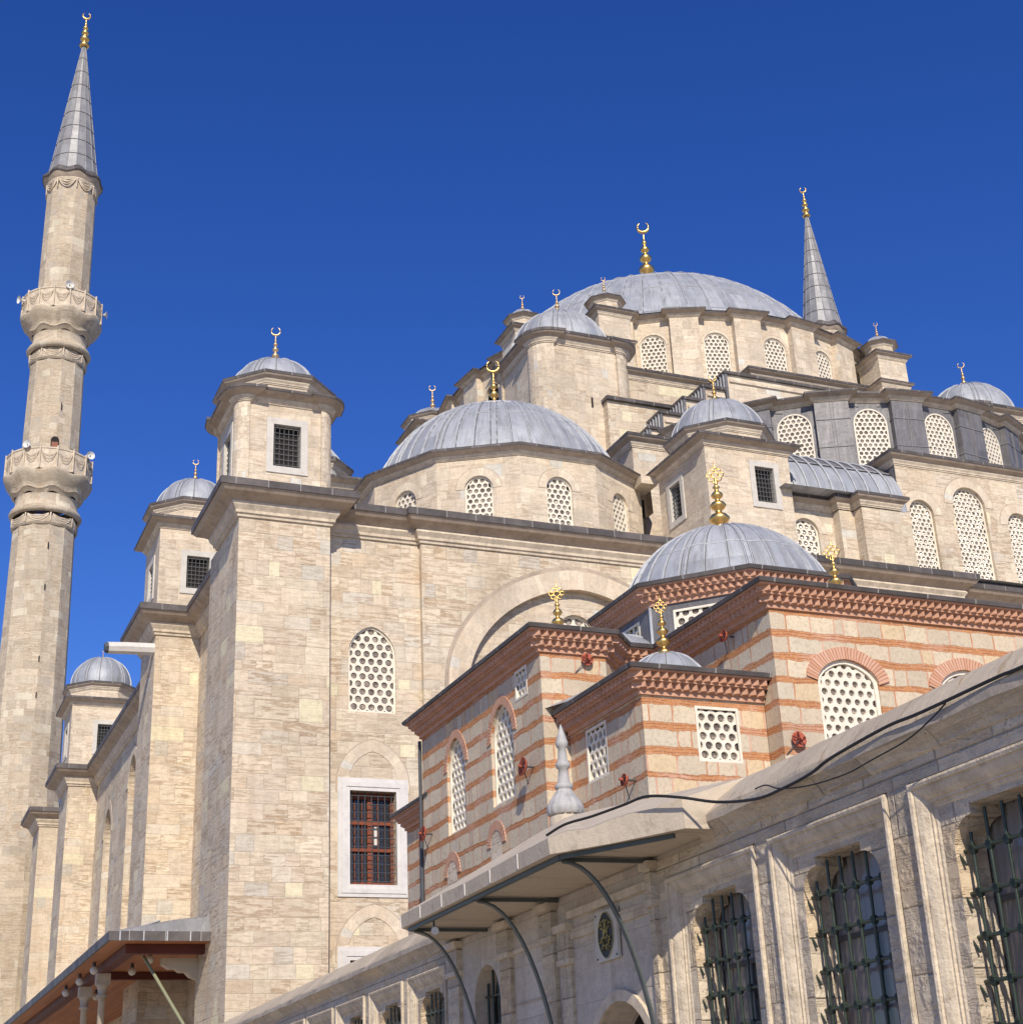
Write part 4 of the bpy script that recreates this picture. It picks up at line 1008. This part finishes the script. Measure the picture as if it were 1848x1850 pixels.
for i, (x, y) in enumerate(((7.83, 53.4), (7.83, 56.6), (7.83, 60.2), (7.85, 64.2), (9.2, 53.4), (9.2, 56.9), (9.25, 65.8))):
    if i == 0: continue
    q = MB(); q.lathe((x, y), [(7.95+.145*sin(radians(-90+18*k)), max(.004, .145*cos(radians(-90+18*k)))) for k in range(11)], 'globe', 16)
    o = q.build('globe_lamp'); o['category'] = 'lamp'; o['group'] = 'globe lamps under the porch roof'
    lb = ['', 'nearest globe lamp in the outer row under the porch roof', 'second globe lamp in the outer row under the porch roof', 'third globe lamp in the outer row, above the column capitals',
          'nearest globe lamp in the inner row, beside the olive pole', 'second globe lamp in the inner row, right of the column', 'far globe lamp in the inner row, seen between the columns']
    o['label'] = lb[i]
    q = MB(); q.lathe((x, y), [(8.07, .06), (8.12, .07), (8.225, .05)], 'iron', 10); q.build('lamp_holder', o)
b = MB(); b.tube([(8.85, 52.6, 7.95), (9.9, 50.4, 5.5), (11.2, 47.6, 2.4)], .055, 'pole', 8); o = b.build('slanting_pole'); o['label'] = 'thin olive green pole leaning up to the porch ceiling'; o['category'] = 'pole'

# =================================================================== LIBRARY
lib = thing('library_building', 'square library of banded brick and stone with lead domes and pink sawtooth eaves', 'building')
LB = [(11.9, 33.33), (11.9, 26.28), (13.35, 26.28), (13.95, 26.95), (15.0, 26.95), (15.0, 22.7), (21.5, 22.7), (21.5, 26.95), (22.6, 26.95), (23.2, 26.28), (24.6, 26.28), (24.6, 33.33), (21, 36.2), (15, 36.2), (15, 33.33)]
# LB runs clockwise/ccw: front edges travel +X so outward is to the right
hl = {0: [('point', 33.33-31.12, 1.12, 8.02, 10.12, .22), ('point', 33.33-28.40, 1.2, 8.1, 10.15, .22), ('rect', 33.33-27.27, .62, 9.98, 10.60, .1)],
      5: [('flat', 16.57-15.0, 1.36, 7.6, 9.78, .18), ('flat', 19.33-15.0, 1.36, 7.6, 9.78, .18)]}
b = MB(); prism(b, LB, 0, 10.66, 'brickstone', hl)
Fl = fr_edge(LB[0], LB[1]); Fb = fr_edge(LB[5], LB[6])
for h in hl[0][:2]: archivolt(b, Fl, *h[:5], .2, .02, 'archbrick', groove=False)
for h in hl[5]: archivolt(b, Fb, *h[:5], .24, .03, 'archbrick', groove=False)
for uc, zt in ((33.33-31.5, 7.45), (33.33-28.9, 7.62)):   # blind arches
    archivolt(b, Fl, 'round', uc, .62, 6.6, zt, .2, .02, 'archbrick', groove=False)
    pts = shape('round', uc, .62, 6.6, zt); b.face([Fl.pt(u, z, .008) for u, z in pts], 'stone_pale')
bod = b.build('wall', lib)
for h in hl[0][:2]: lattice(bod, Fl, *h[:5], .1, .2, .06)
lattice(bod, Fl, *hl[0][2][:5], .03, .2, .05)
for h in hl[5]: lattice(bod, Fb, *h[:5], .08, .215, .08, hole=.33)
def saw_prof(mb, path, closed, zt, k=1.0):
    Z = lambda d: zt-d*k
    sweep(mb, path, closed, [(0, Z(.47), 'terra'), (.05*k, Z(.47), 'terra'), (.05*k, Z(.38), 'terra'), (.09*k, Z(.38), 'terra'), (.09*k, Z(.25), 'terra'), (.20*k, Z(.25), 'terra'), (.20*k, Z(.21), 'terra'),
                             (.20*k, Z(.10), 'terra'), (.32*k, Z(.10), 'terra'), (.32*k, Z(.07), 'terra'), (.36*k, Z(.07), 'edge'), (.38*k, Z(0), 'edge'), (.36*k, Z(-.02), 'edge'), (0, Z(-.06), 'lead')])
    for d0, d1, za, zb_ in ((.088, .185, .365, .25), (.198, .305, .21, .10)):
        P0 = offset_path(path, closed, d0*k); P1 = offset_path(path, closed, d1*k); n = len(path)
        for i in range(n if closed else n-1):
            j = (i+1) % n; a, c_ = P0[i], P0[j]; L = (c_-a).length; m = max(1, round(L/(.17*k))); nn = (c_-a).normalized(); nn = Vector((nn.y, -nn.x))
            for q in range(m):
                p = a+(c_-a)*(q/m); r = a+(c_-a)*((q+1)/m); tip = (p+r)/2+nn*((d1-d0)*k)
                z0, z1 = Z(za), Z(zb_)
                mb.face([(*p, z0), (*tip, z0), (*tip, z1), (*p, z1)], 'terra'); mb.face([(*tip, z0), (*r, z0), (*r, z1), (*tip, z1)], 'terra'); mb.face([(*p, z0), (*r, z0), (*tip, z0)], 'terra')
b = MB(); saw_prof(b, LB, True, 11.12); b.build('eaves', lib)
b = MB(); cap(b, LB, 11.14)
b.build('roof', lib)
# annex stub behind
b = MB(); ra = rect(12.2, 16, 33.34, 35.4); prism(b, ra, 0, 8.9, 'brickstone'); saw_prof(b, ra, True, 9.3, .9); cap(b, ra, 9.32); b.build('annex', lib)
b = MB(); b.tube([(11.86, 33.38, 10.6), (11.86, 33.38, 5)], .045, 'iron', 8); b.build('drainpipe', lib)
# kiosk
kp = [(12.45, 26.27), (12.45, 23.2), (14.99, 23.2)]
b = MB(); prism(b, kp, 0, 8.97, 'brickstone', {0: [('rect', 26.27-25.12, .9, 7.85, 8.88, .12)], 1: [('rect', 13.97-12.45, .9, 7.8, 8.82, .12)]}, closed=False)
ko = b.build('corner_kiosk', lib)
Fk0 = fr_edge(kp[0], kp[1]); Fk1 = fr_edge(kp[1], kp[2])
lattice(ko, Fk0, 'rect', 26.27-25.12, .9, 7.85, 8.88, .04, .21, .05); lattice(ko, Fk1, 'rect', 13.97-12.45, .9, 7.8, 8.82, .04, .2, .05)
b = MB(); saw_prof(b, kp, False, 9.42); b.build('eaves', ko)
b = MB(); b.face([(12.45, 23.2, 9.46), (15, 23.2, 9.46), (15, 26.3, 9.5), (12.45, 26.3, 9.5)], 'lead'); b.face([(11.95, 26.3, 9.5), (12.45, 24.6, 9.44), (12.9, 26.27, 9.95)], 'lead'); b.face([(14.3, 23.6, 9.5), (15, 23.1, 9.5), (14.99, 24.6, 10.0)], 'lead')
b.face([(14.2, 26.9, 9.5), (14.98, 23.4, 9.47), (14.98, 25.5, 10.15), (14.6, 26.9, 10.2)], 'lead'); b.build('roof', ko)
dome(ko, 13.72, 24.5, 9.48, .82, 10.2, 12, (), n=32, rib=.03, pair=False); finial(ko, 13.72, 24.5, 10.16, 1.25, 'gold', horn=False, fat=1.25)
# drum and domes
od = ngon(18.25, 29.3, 2.75, 8); L8 = 2.75*2*math.tan(pi/8)
b = MB(); prism(b, od, 11.1, 12.6, 'lead_dark', {i: [('rect', L8/2, 1.22, 11.2, 12.4, .06)] for i in range(8)})
for p in od: b.tube([(*p, 11.1), (*p, 12.6)], .04, 'lead_seam', 6)
ldo = b.build('drum', lib)
for i in range(8):
    F = fr_edge(od[i], od[(i+1) % 8])
    if F.N.y < .3: lattice(ldo, F, 'rect', L8/2, 1.22, 11.2, 12.4, .03, .23, .05)
b = MB(); saw_prof(b, od, True, 13.02); b.build('eaves', ldo)
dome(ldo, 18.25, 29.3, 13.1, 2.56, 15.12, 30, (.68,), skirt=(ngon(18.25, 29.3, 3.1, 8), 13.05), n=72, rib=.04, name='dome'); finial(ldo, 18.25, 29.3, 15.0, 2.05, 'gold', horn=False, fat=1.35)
# part domes over the two arms
dome(lib, 15.1, 29.6, 11.0, 2.0, 12.25, 16, (), n=40, rib=.035, pair=False); dome(lib, 18.25, 25.3, 11.0, 2.0, 11.9, 16, (), n=40, rib=.035, pair=False)
finial(lib, 13.15, 28.0, 11.3, 1.62, 'gold', horn=False, fat=1.2); finial(lib, 17.53, 24.0, 11.25, 1.6, 'gold', horn=False, fat=1.3)

# red wall lamps
def wall_lamp(p, n, r, lab):
    F = Frame(p, n); b = MB(); N = 20; rows = []
    d = Vector(F.N)*.9+Vector((0, 0, .12)); d.normalize(); a = d.cross(Vector((0, 0, 1))).normalized(); c_ = a.cross(d); r *= .88; so_ = .24 if abs(F.N.x) > .5 else .09; C0 = Vector(p)+F.N*so_
    for q, rr in ((-.06, .02), (-.05, r*.75), (0, r), (.012, r), (-.035, r*.7), (-.045, .02)):
        rows.append([C0+d*q+a*(rr*cos(2*pi*k/N))+c_*(rr*sin(2*pi*k/N)) for k in range(N)])
    b.grid(rows, 'red', True)
    for k in range(5):
        an = 2*pi*k/5+.3; b.bar(C0+d*.02, C0+d*.015+a*(r*.95*cos(an))+c_*(r*.95*sin(an)), .018, .018, 'maroon')
    b.tube([C0+d*.02, C0+d*.09], .028, 'red', 8); b.tube([Vector(p), C0], .02, 'iron', 6); b.tube([C0, Vector(p)+F.U*(-.25)+Vector((0, 0, -.28))+F.N*.02], .01, 'iron', 5)
    o = b.build('wall_lamp'); o['label'] = lab; o['category'] = 'lamp'; o['group'] = 'round red lamps on the library walls'
wall_lamp((11.9, 26.85, 8.46), (-1, 0, 0), .21, 'round red wall lamp right of the taller lattice window on the shaded library side')
wall_lamp((11.9, 32.75, 8.28), (-1, 0, 0), .21, 'round red wall lamp at the far end of the shaded library side')
wall_lamp((12.9, 26.28, 10.55), (0, -1, 0), .15, 'round red wall lamp under the sunlit eave left of the kiosk roof')
wall_lamp((12.45, 23.65, 7.5), (-1, 0, 0), .13, 'round red wall lamp beside the kiosk corner below its side lattice')
wall_lamp((15.0, 24.0, 10.5), (-1, 0, 0), .14, 'round red wall lamp on the short wall right of the kiosk dome')
wall_lamp((15.27, 22.7, 8.15), (0, -1, 0), .17, 'round red wall lamp just above the precinct coping')

# =================================================================== PRECINCT WALL
AW = radians(2.0867); WD = Vector((sin(AW), cos(AW), 0)); WN = Vector((-cos(AW), sin(AW), 0)); WO = Vector((8.4926, 0, 0))
FWL = Frame(WO, WN)
def wp(s, z, w=0): return FWL.pt(-s, z, w)
pw = thing('precinct_wall', 'weathered grey stone precinct wall with moulded grilled windows and sloped coping', 'wall')
frames = [(6.55, 8.87), (9.20, 11.52), (11.86, 14.16), (14.45, 16.71), (25.35, 27.65), (27.94, 30.27), (30.62, 32.93), (33.2, 35.6), (35.85, 38.1), (38.4, 40.7)]
ZF, ZB_ = 4.57, 1.0
def opening(c, w=1.46, zt=4.24, zb=1.35, rev=.38):
    h = w/2; pts = [(c-h, zb), (c+h, zb), (c+h, zt-.36)]
    for k in range(1, 7): a = radians(90*k/6); pts.append((c+h-.29+.29*cos(a), zt-.36+.27*sin(a)))
    pts += [(c+h-.29, zt), (c-h+.29, zt)]
    for k in range(0, 6): a = radians(90+90*k/6); pts.append((c-h+.29+.29*cos(a), zt-.36+.27*sin(a)))
    pts.append((c-h, zt-.36)); return pts
b = MB(); holes = [([(-s1, ZB_), (-s0, ZB_), (-s0, ZF), (-s1, ZF)], .035) for s0, s1 in frames]
holes.append(([(-23.95, 1.3)]+[(-22.75, 1.3)]+[(-23.35+.6*cos(radians(t)), 3.75+.55*sin(radians(t))) for t in range(0, 181, 15)], .35))
dw = [(-19.3, 0), (-17.25, 0)]+[(-18.27+1.02*cos(radians(t)), 2.45+.82*sin(radians(t))) for t in range(0, 181, 12)]
wall_face(b, FWL, -52, -25.2, 0, 4.80, holes[4:10], 'stone_wall'); wall_face(b, FWL, -16.98, -3, 0, 4.80, holes[:4], 'stone_wall')
wall_face(b, FWL, -25.2, -22.1, 0, 4.85, [holes[10]], 'slate')
wall_face(b, FWL, -22.1, -20.4, 0, 4.85, [], 'slate'); 
dl = [(-20.1, 0.0), (-16.98, 0.0), (-16.98, 4.85), (-20.1, 4.85)]
wall_face(b, FWL, -20.4, -16.98, 0, 4.85, [([(q[0], q[1]+.01) for q in dw], .5)], 'slate')
b.face([wp(52, 0, -.8), wp(3, 0, -.8), wp(3, 5.1, -.8), wp(52, 5.1, -.8)][::-1], 'stone_wall')
wo_ = b.build('wall', pw)
# dark behind door and gate window
b = MB(); b.face([wp(19.3, 0, -.5), wp(17.2, 0, -.5), wp(17.2, 3.4, -.5), wp(19.3, 3.4, -.5)], 'dark')
b.face([wp(18.4, 0, -.45), wp(17.2, 0, -.45), wp(17.2, 3.4, -.45), wp(18.4, 3.4, -.45)], 'dark'); b.build('doorway', pw)
b = MB(); b.face([wp(24, 1.3, -.35), wp(22.7, 1.3, -.35), wp(22.7, 4.4, -.35), wp(24, 4.4, -.35)], 'dark')
for i in range(5): s = 22.85+i*.25; b.tube([wp(s, 1.3, -.2), wp(s, 4.3, -.2)], .02, 'green_iron', 6)
for i in range(6): z = 1.6+i*.45; b.tube([wp(22.75, z, -.19), wp(23.95, z, -.19)], .02, 'green_iron', 6)
b.build('gate_side_grille', pw)
# portal panels, pilasters, mouldings
b = MB()
def pil(s0, s1, zt, d=.07):
    b.box(FWL, -s1, -s0, 0, zt-.55, 0, d, 'stone_wall'); b.box(FWL, -s1-.04, -s0+.04, zt-.55, zt-.47, 0, d+.05, 'trim'); b.box(FWL, -s1-.02, -s0+.02, zt-.47, zt-.1, 0, d+.03, 'stone_wall'); b.box(FWL, -s1-.06, -s0+.06, zt-.1, zt, 0, d+.08, 'trim')
pil(22.1, 22.55, 4.82); pil(20.3, 20.75, 4.82); pil(24.55, 25.1, 4.82); pil(19.75, 20.12, 4.45, .05); pil(16.98, 17.12, 4.82, .06)
b.box(FWL, -19.7, -17.15, 4.22, 4.30, 0, .05, 'trim'); b.box(FWL, -19.75, -17.12, 4.50, 4.60, 0, .08, 'trim'); b.box(FWL, -19.72, -17.14, 4.30, 4.36, 0, .03, 'trim')
b.box(FWL, -22.08, -20.78, 4.3, 4.36, 0, .03, 'trim'); b.box(FWL, -22.08, -20.78, 3.55, 3.585, 0, .012, 'soffit'); b.box(FWL, -22.08, -20.78, 2.9, 2.93, 0, .012, 'soffit')
archivolt(b, FWL, 'round', -18.27, 2.04, .5, 3.27, .14, .05, 'trim', groove=False, legs=2)
b.build('gate_moulding', pw)
# moulded window surrounds
for idx, (s0, s1) in enumerate(frames):
    c = (s0+s1)/2; b = MB()
    prof = [(0, -.03), (.02, -.03), (.02, .035), (.045, .045), (.075, .035), (.08, .012), (.10, .012), (.15, -.012), (.19, -.045), (.195, -.06), (.22, -.06), (.225, -.085), (.25, -.085), (.27, -.10)]
    def loop(d): return [(-s1+d, ZB_), (-s1+d, ZF-d), (-s0-d, ZF-d), (-s0-d, ZB_)]
    for k in range(1, len(prof)):
        A_, B_ = loop(prof[k-1][0]), loop(prof[k][0]); wa, wb_ = prof[k-1][1], prof[k][1]
        for i in range(3): b.face([FWL.pt(*A_[i], wa), FWL.pt(*B_[i], wb_), FWL.pt(*B_[i+1], wb_), FWL.pt(*A_[i+1], wa)], 'wmould')
    d = .27; op = opening(-c, min(1.46, (s1-s0)-.86)); wall_in = MB()
    FI = Frame(WO+WN*(-.10), WN); wall_face(b, FI, -s1+d, -s0-d, ZB_, ZF-d, [(op, .34)], 'stone_wall')
    so_ = b.build('window_surround', pw)
    near = s0 < 20
    b = MB(); u0, u1 = min(q[0] for q in op), max(q[0] for q in op); nb = 6; ng = 6
    for i in range(nb):
        u = u0+(i+.5)*(u1-u0)/nb; zt = 4.2 if 0 < i < nb-1 else 4.02
        b.tube([FWL.pt(u, 1.35, -.2), FWL.pt(u, zt, -.2)], .016, 'green_iron', 8 if near else 5)
    for j in range(ng+1):
        z = 1.62+j*.375
        b.tube([FWL.pt(u0-.02, z, -.2), FWL.pt(u1, z, -.2)], .019, 'green_iron', 8 if near else 5)
        if near: b.tube([FWL.pt(u0-.015, z+.01, -.2), FWL.pt(u0-.015, z-.02, -.14), FWL.pt(u0+.05, z-.13, -.16)], .014, 'green_iron', 5)
        for i in range(nb):
            u = u0+(i+.5)*(u1-u0)/nb; pc = FWL.pt(u, z, -.2)
            for e in range(4 if near else 2):   # knobbed boss
                a = e*pi/4+.2; dv = FWL.U*cos(a)+Vector((0, 0, 1))*sin(a); b.bar(pc-dv*.040, pc+dv*.040, .042, .05, 'green_iron', tuple(FWL.N))
    b.build('window_grille', so_)
    b = MB(); rows = []; nn = 60
    for z in (1.3, 4.25):
        rows.append([FWL.pt(u0-.05+(u1-u0+.1)*q/nn, z, -.50+.03*sin(q*1.35)+.012*sin(q*.47)) for q in range(nn+1)])
    b.grid(rows, 'curtain'); b.build('curtain', so_)
    b = MB(); b.face([FWL.pt(u0-.02, 1.3, -.44), FWL.pt(u1+.02, 1.3, -.44), FWL.pt(u1+.02, 4.24, -.44), FWL.pt(u0-.02, 4.24, -.44)], 'clear')
    b.box(FWL, u0, u1, 3.42, 3.47, -.455, -.43, 'iron'); b.box(FWL, (u0+u1)/2-.02, (u0+u1)/2+.02, 1.3, 3.42, -.455, -.43, 'iron'); b.build('glass', so_)
# coping and cornice
def coping(sa, sb, nm):
    b = MB(); pr = [(0, 4.78, 'stone_wall'), (.03, 4.80, 'stone_wall'), (.05, 4.84, 'stone_wall'), (.10, 4.89, 'stone_wall'), (.14, 4.93, 'stone_wall'), (.155, 4.94, 'stone_wall'), (.17, 4.95, 'coping'), (.175, 5.03, 'coping'), (.155, 5.07, 'copingtop'), (.09, 5.13, 'copingtop'), (-.02, 5.225, 'copingtop'), (-.14, 5.32, 'copingtop'), (-.28, 5.42, 'copingtop'), (-.42, 5.5, 'copingtop'), (-.85, 5.3, 'copingtop'), (-.95, 5.1, 'coping')]
    N = int((sb-sa)/.4); random.seed(3)
    rows = []; jit = [[random.uniform(-1, 1) for _ in pr] for _ in range(N+1)]
    for k in range(len(pr)): rows.append([wp(sb-(sb-sa)*i/N, pr[k][1]+(.008*jit[i][k] if 5 < k < 15 else 0), pr[k][0]+(.010*jit[i][k] if 5 < k < 12 else 0)) for i in range(N+1)])
    L = [0]
    for k in range(1, len(pr)): L.append(L[-1]+hypot(pr[k][0]-pr[k-1][0], pr[k][1]-pr[k-1][1]))
    for k in range(1, len(pr)):
        for i in range(N):
            u0 = (sb-sa)*i/N; u1 = (sb-sa)*(i+1)/N
            b.face([rows[k-1][i], rows[k-1][i+1], rows[k][i+1], rows[k][i]], pr[k][2], uv=[(u0, L[k-1]), (u1, L[k-1]), (u1, L[k]), (u0, L[k])])
    for s in (sa, sb): b.face([wp(s, z, w) for w, z, m in pr], 'coping')
    b.build('coping', pw)
coping(3, 15.6, 'near'); coping(24.7, 52, 'far')

# gate canopy
gc = thing('gate_canopy', 'sloping stone slab canopy over the gate with curved iron braces and a carved finial', 'canopy')
b = MB(); P = [(24.9, .3), (23.4, 1.38), (16.95, 1.42), (16.2, .95), (15.2, .45)]
fine = []
for i in range(len(P)-1):
    m = 6 if i == 1 else 3
    for q in range(m):
        t_ = q/m; fine.append((P[i][0]*(1-t_)+P[i+1][0]*t_, P[i][1]*(1-t_)+P[i+1][1]*t_))
fine.append(P[-1]); apex = wp(20.1, 6.02, -.15)
zb0, zt0 = 4.87, 5.06
random.seed(5); zs = [zt0+random.uniform(-.012, .012)+(.02*sin(i*2.1) if i > 9 else 0)+max(0, (i-9))*.025 for i in range(len(fine))]
for i in range(len(fine)-1):
    a, c_ = fine[i], fine[i+1]; g_ = .0
    b.face([wp(a[0], zb0, a[1]), wp(c_[0], zb0, c_[1]), wp(c_[0], zs[i+1], c_[1]+.02), wp(a[0], zs[i], a[1]+.02)], 'canopy')
    b.face([wp(a[0], zs[i], a[1]+.02), wp(c_[0], zs[i+1], c_[1]+.02), apex], 'canopy')
    if 0 < i < 9 and i > 2: b.bar(wp(a[0], zb0+.01, a[1]+.022), wp(a[0], zs[i]-.005, a[1]+.024), .018, .012, 'marble')
b.face([wp(24.9, zb0, .3)]+[wp(s, zb0, w) for s, w in fine[1:]]+[wp(15.2, zb0, 0), wp(24.9, zb0, 0)], 'canopy')
b.face([wp(15.2, zs[-1], .47), wp(15.2, 5.5, -.4), apex], 'canopy'); b.face([apex, wp(24.9, 5.5, -.4), wp(24.9, zs[0], .32)], 'canopy'); b.face([apex, wp(15.2, 5.5, -.4), wp(15.2, 5.2, -.9), wp(24.9, 5.2, -.9), wp(24.9, 5.5, -.4)], 'canopy')
b.face([wp(15.2, zb0, .45), wp(15.2, zb0, 0), wp(15.2, 5.5, -.4), wp(15.2, zs[-1], .47)], 'canopy')
b.box(FWL, -24.9, -15.25, 4.7, 5.3, -.75, -.012, 'canopy')
b.build('roof_slab', gc)
for s in (17.05, 20.2, 23.25):
    q = MB(); q.bar(wp(s, 4.83, 0), wp(s, 4.83, 1.3), .06, .05, 'brace'); q.build('tie_bar', gc)
    q = MB(); pts = []
    for k in range(15):
        t_ = k/14; a = t_*pi/2*.94; a = t_*radians(72); pts.append(wp(s-.02, 4.80-2.65*(1-cos(a))/(1-cos(radians(72))), 1.22-1.17*sin(a)/sin(radians(72))))
    for k in range(14): q.bar(pts[k], pts[k+1]+(pts[k+1]-pts[k])*.03, .09, .028, 'brace', tuple(WD.cross(pts[k+1]-pts[k])))
    q.build('curved_brace', gc)
q = MB(); q.bar(wp(23.3, 4.835, 1.28), wp(16.95, 4.835, 1.28), .06, .05, 'brace'); q.bar(wp(16.95, 4.835, 1.28), wp(15.5, 4.84, .45), .05, .045, 'brace'); q.build('edge_rail', gc)
q = MB(); ap = WO+WD*20.1+WN*(-.15); fx, fy = ap.x, ap.y
q.lathe((fx, fy), [(5.86, .24), (6.0, .24), (6.02, .22), (6.06, .26)], 'canopy', 16)
wvf = lambda a, r, z: (r*(1+.06*abs(cos(7*a))), z)
q.lathe((fx, fy), [(6.04, .24), (6.09, .265), (6.17, .255), (6.26, .21), (6.35, .145), (6.42, .105)], 'carved', 56, wave=wvf)
q.lathe((fx, fy), [(6.40, .10), (6.43, .13), (6.47, .14), (6.51, .11), (6.52, .09), (6.72, .07), (6.74, .10), (6.79, .115), (6.84, .085), (6.86, .07), (7.04, .058), (7.06, .085), (7.12, .095), (7.2, .07), (7.40, .008)], 'carved', 24)
q.build('carved_finial', gc)
# plaque
b = MB(); b.box(FWL, -18.83, -18.12, 3.80, 4.44, .02, .06, 'marble_old')
FP = FWL; c = (-18.47, 4.12)
ov = [(c[0]+.245*cos(t*pi/16), c[1]+.27*sin(t*pi/16)*(1+.10*abs(sin(t*pi/16))**6)) for t in range(32)]
b.face([FP.pt(u, v, .065) for u, v in ov], 'black')
for i in range(32): b.bar(FP.pt(*ov[i], .068), FP.pt(*ov[(i+1) % 32], .068), .012, .01, 'brass', tuple(WN))
random.seed(11)
for sx in (-1, 1):
    for (a0, b0, r_, s0_, s1_) in ((.07, .13, .06, 0, 300), (.12, .03, .07, 60, 330), (.06, -.07, .06, -120, 160), (.13, -.11, .05, 20, 300), (.03, .02, .05, 0, 200), (.05, -.17, .05, -40, 200), (.14, .12, .035, 0, 270)):
        pts = [FP.pt(c[0]+sx*(a0+r_*cos(radians(t))), c[1]+b0+r_*sin(radians(t)), .072) for t in range(s0_, s1_, 25)]; b.tube(pts, .008, 'brass', 4)
for q_ in (-.02, .02): b.tube([FP.pt(c[0]+q_, c[1]-.2, .072), FP.pt(c[0]+q_*2.2, c[1], .072), FP.pt(c[0]+q_, c[1]+.21, .072)], .008, 'brass', 4)
for du, dv in ((-.31, .28), (.31, .28), (-.31, -.28), (.31, -.28)): b.tube([FP.pt(c[0]+du, c[1]+dv, .06), FP.pt(c[0]+du, c[1]+dv, .072)], .014, 'iron', 6)
o = b.build('calligraphy_plaque'); o['label'] = 'square white plaque with a dark oval of gilt calligraphy above the gate arch'; o['category'] = 'plaque'
# small spotlight under canopy
b = MB(); pt = wp(22.3, 4.72, 1.2); b.tube([pt, pt+Vector((-.05, -.18, -.06))], [.035, .06], 'speaker', 12); b.tube([pt, pt+Vector((0, 0, .12))], .015, 'iron', 6)
o = b.build('spotlight'); o['label'] = 'small white spotlight clamped under the canopy edge rail'; o['category'] = 'spotlight'
# cables
def cable(pts, r, lab):
    P_ = [wp(s, z+(.04 if s < 15 else 0), w-(.125 if s < 15.3 else 0)) for s, z, w in pts]; out = []
    for i in range(len(P_)-1):
        p0, p1, p2, p3 = P_[max(i-1, 0)], P_[i], P_[i+1], P_[min(i+2, len(P_)-1)]
        for k in range(6):
            t = k/6; out.append(.5*((2*p1)+(-p0+p2)*t+(2*p0-5*p1+4*p2-p3)*t*t+(-p0+3*p1-3*p2+p3)*t**3))
    out.append(P_[-1]); b = MB(); b.tube(out, r, 'black', 8); o = b.build('cable'); o['label'] = lab; o['category'] = 'cable'
cable([(17.0, 5.11, 1.43), (16.7, 5.19, 1.30), (16.35, 5.22, 1.10), (15.9, 5.27, .88), (15.5, 5.29, .76), (15.1, 5.20, .66), (14.7, 5.03, .40), (13.93, 4.90, .36), (13.4, 4.89, .35), (12.83, 4.92, .34), (12.41, 4.99, .33), (11.47, 5.05, .32), (10.99, 5.04, .32), (10.55, 5.04, .32), (9.77, 5.05, .31), (9.2, 5.04, .31), (6, 5.05, .31)], .017, 'thick black cable running along the edge of the wall coping')
cable([(13.97, 5.02, .33), (13.7, 5.0, .35), (13.41, 4.9, .36), (12.83, 4.80, .37), (12.15, 4.76, .37), (11.72, 4.79, .36), (11.11, 4.84, .35), (10.71, 4.94, .34), (10.5, 5.02, .33)], .008, 'thin dark cable sagging below the coping edge')
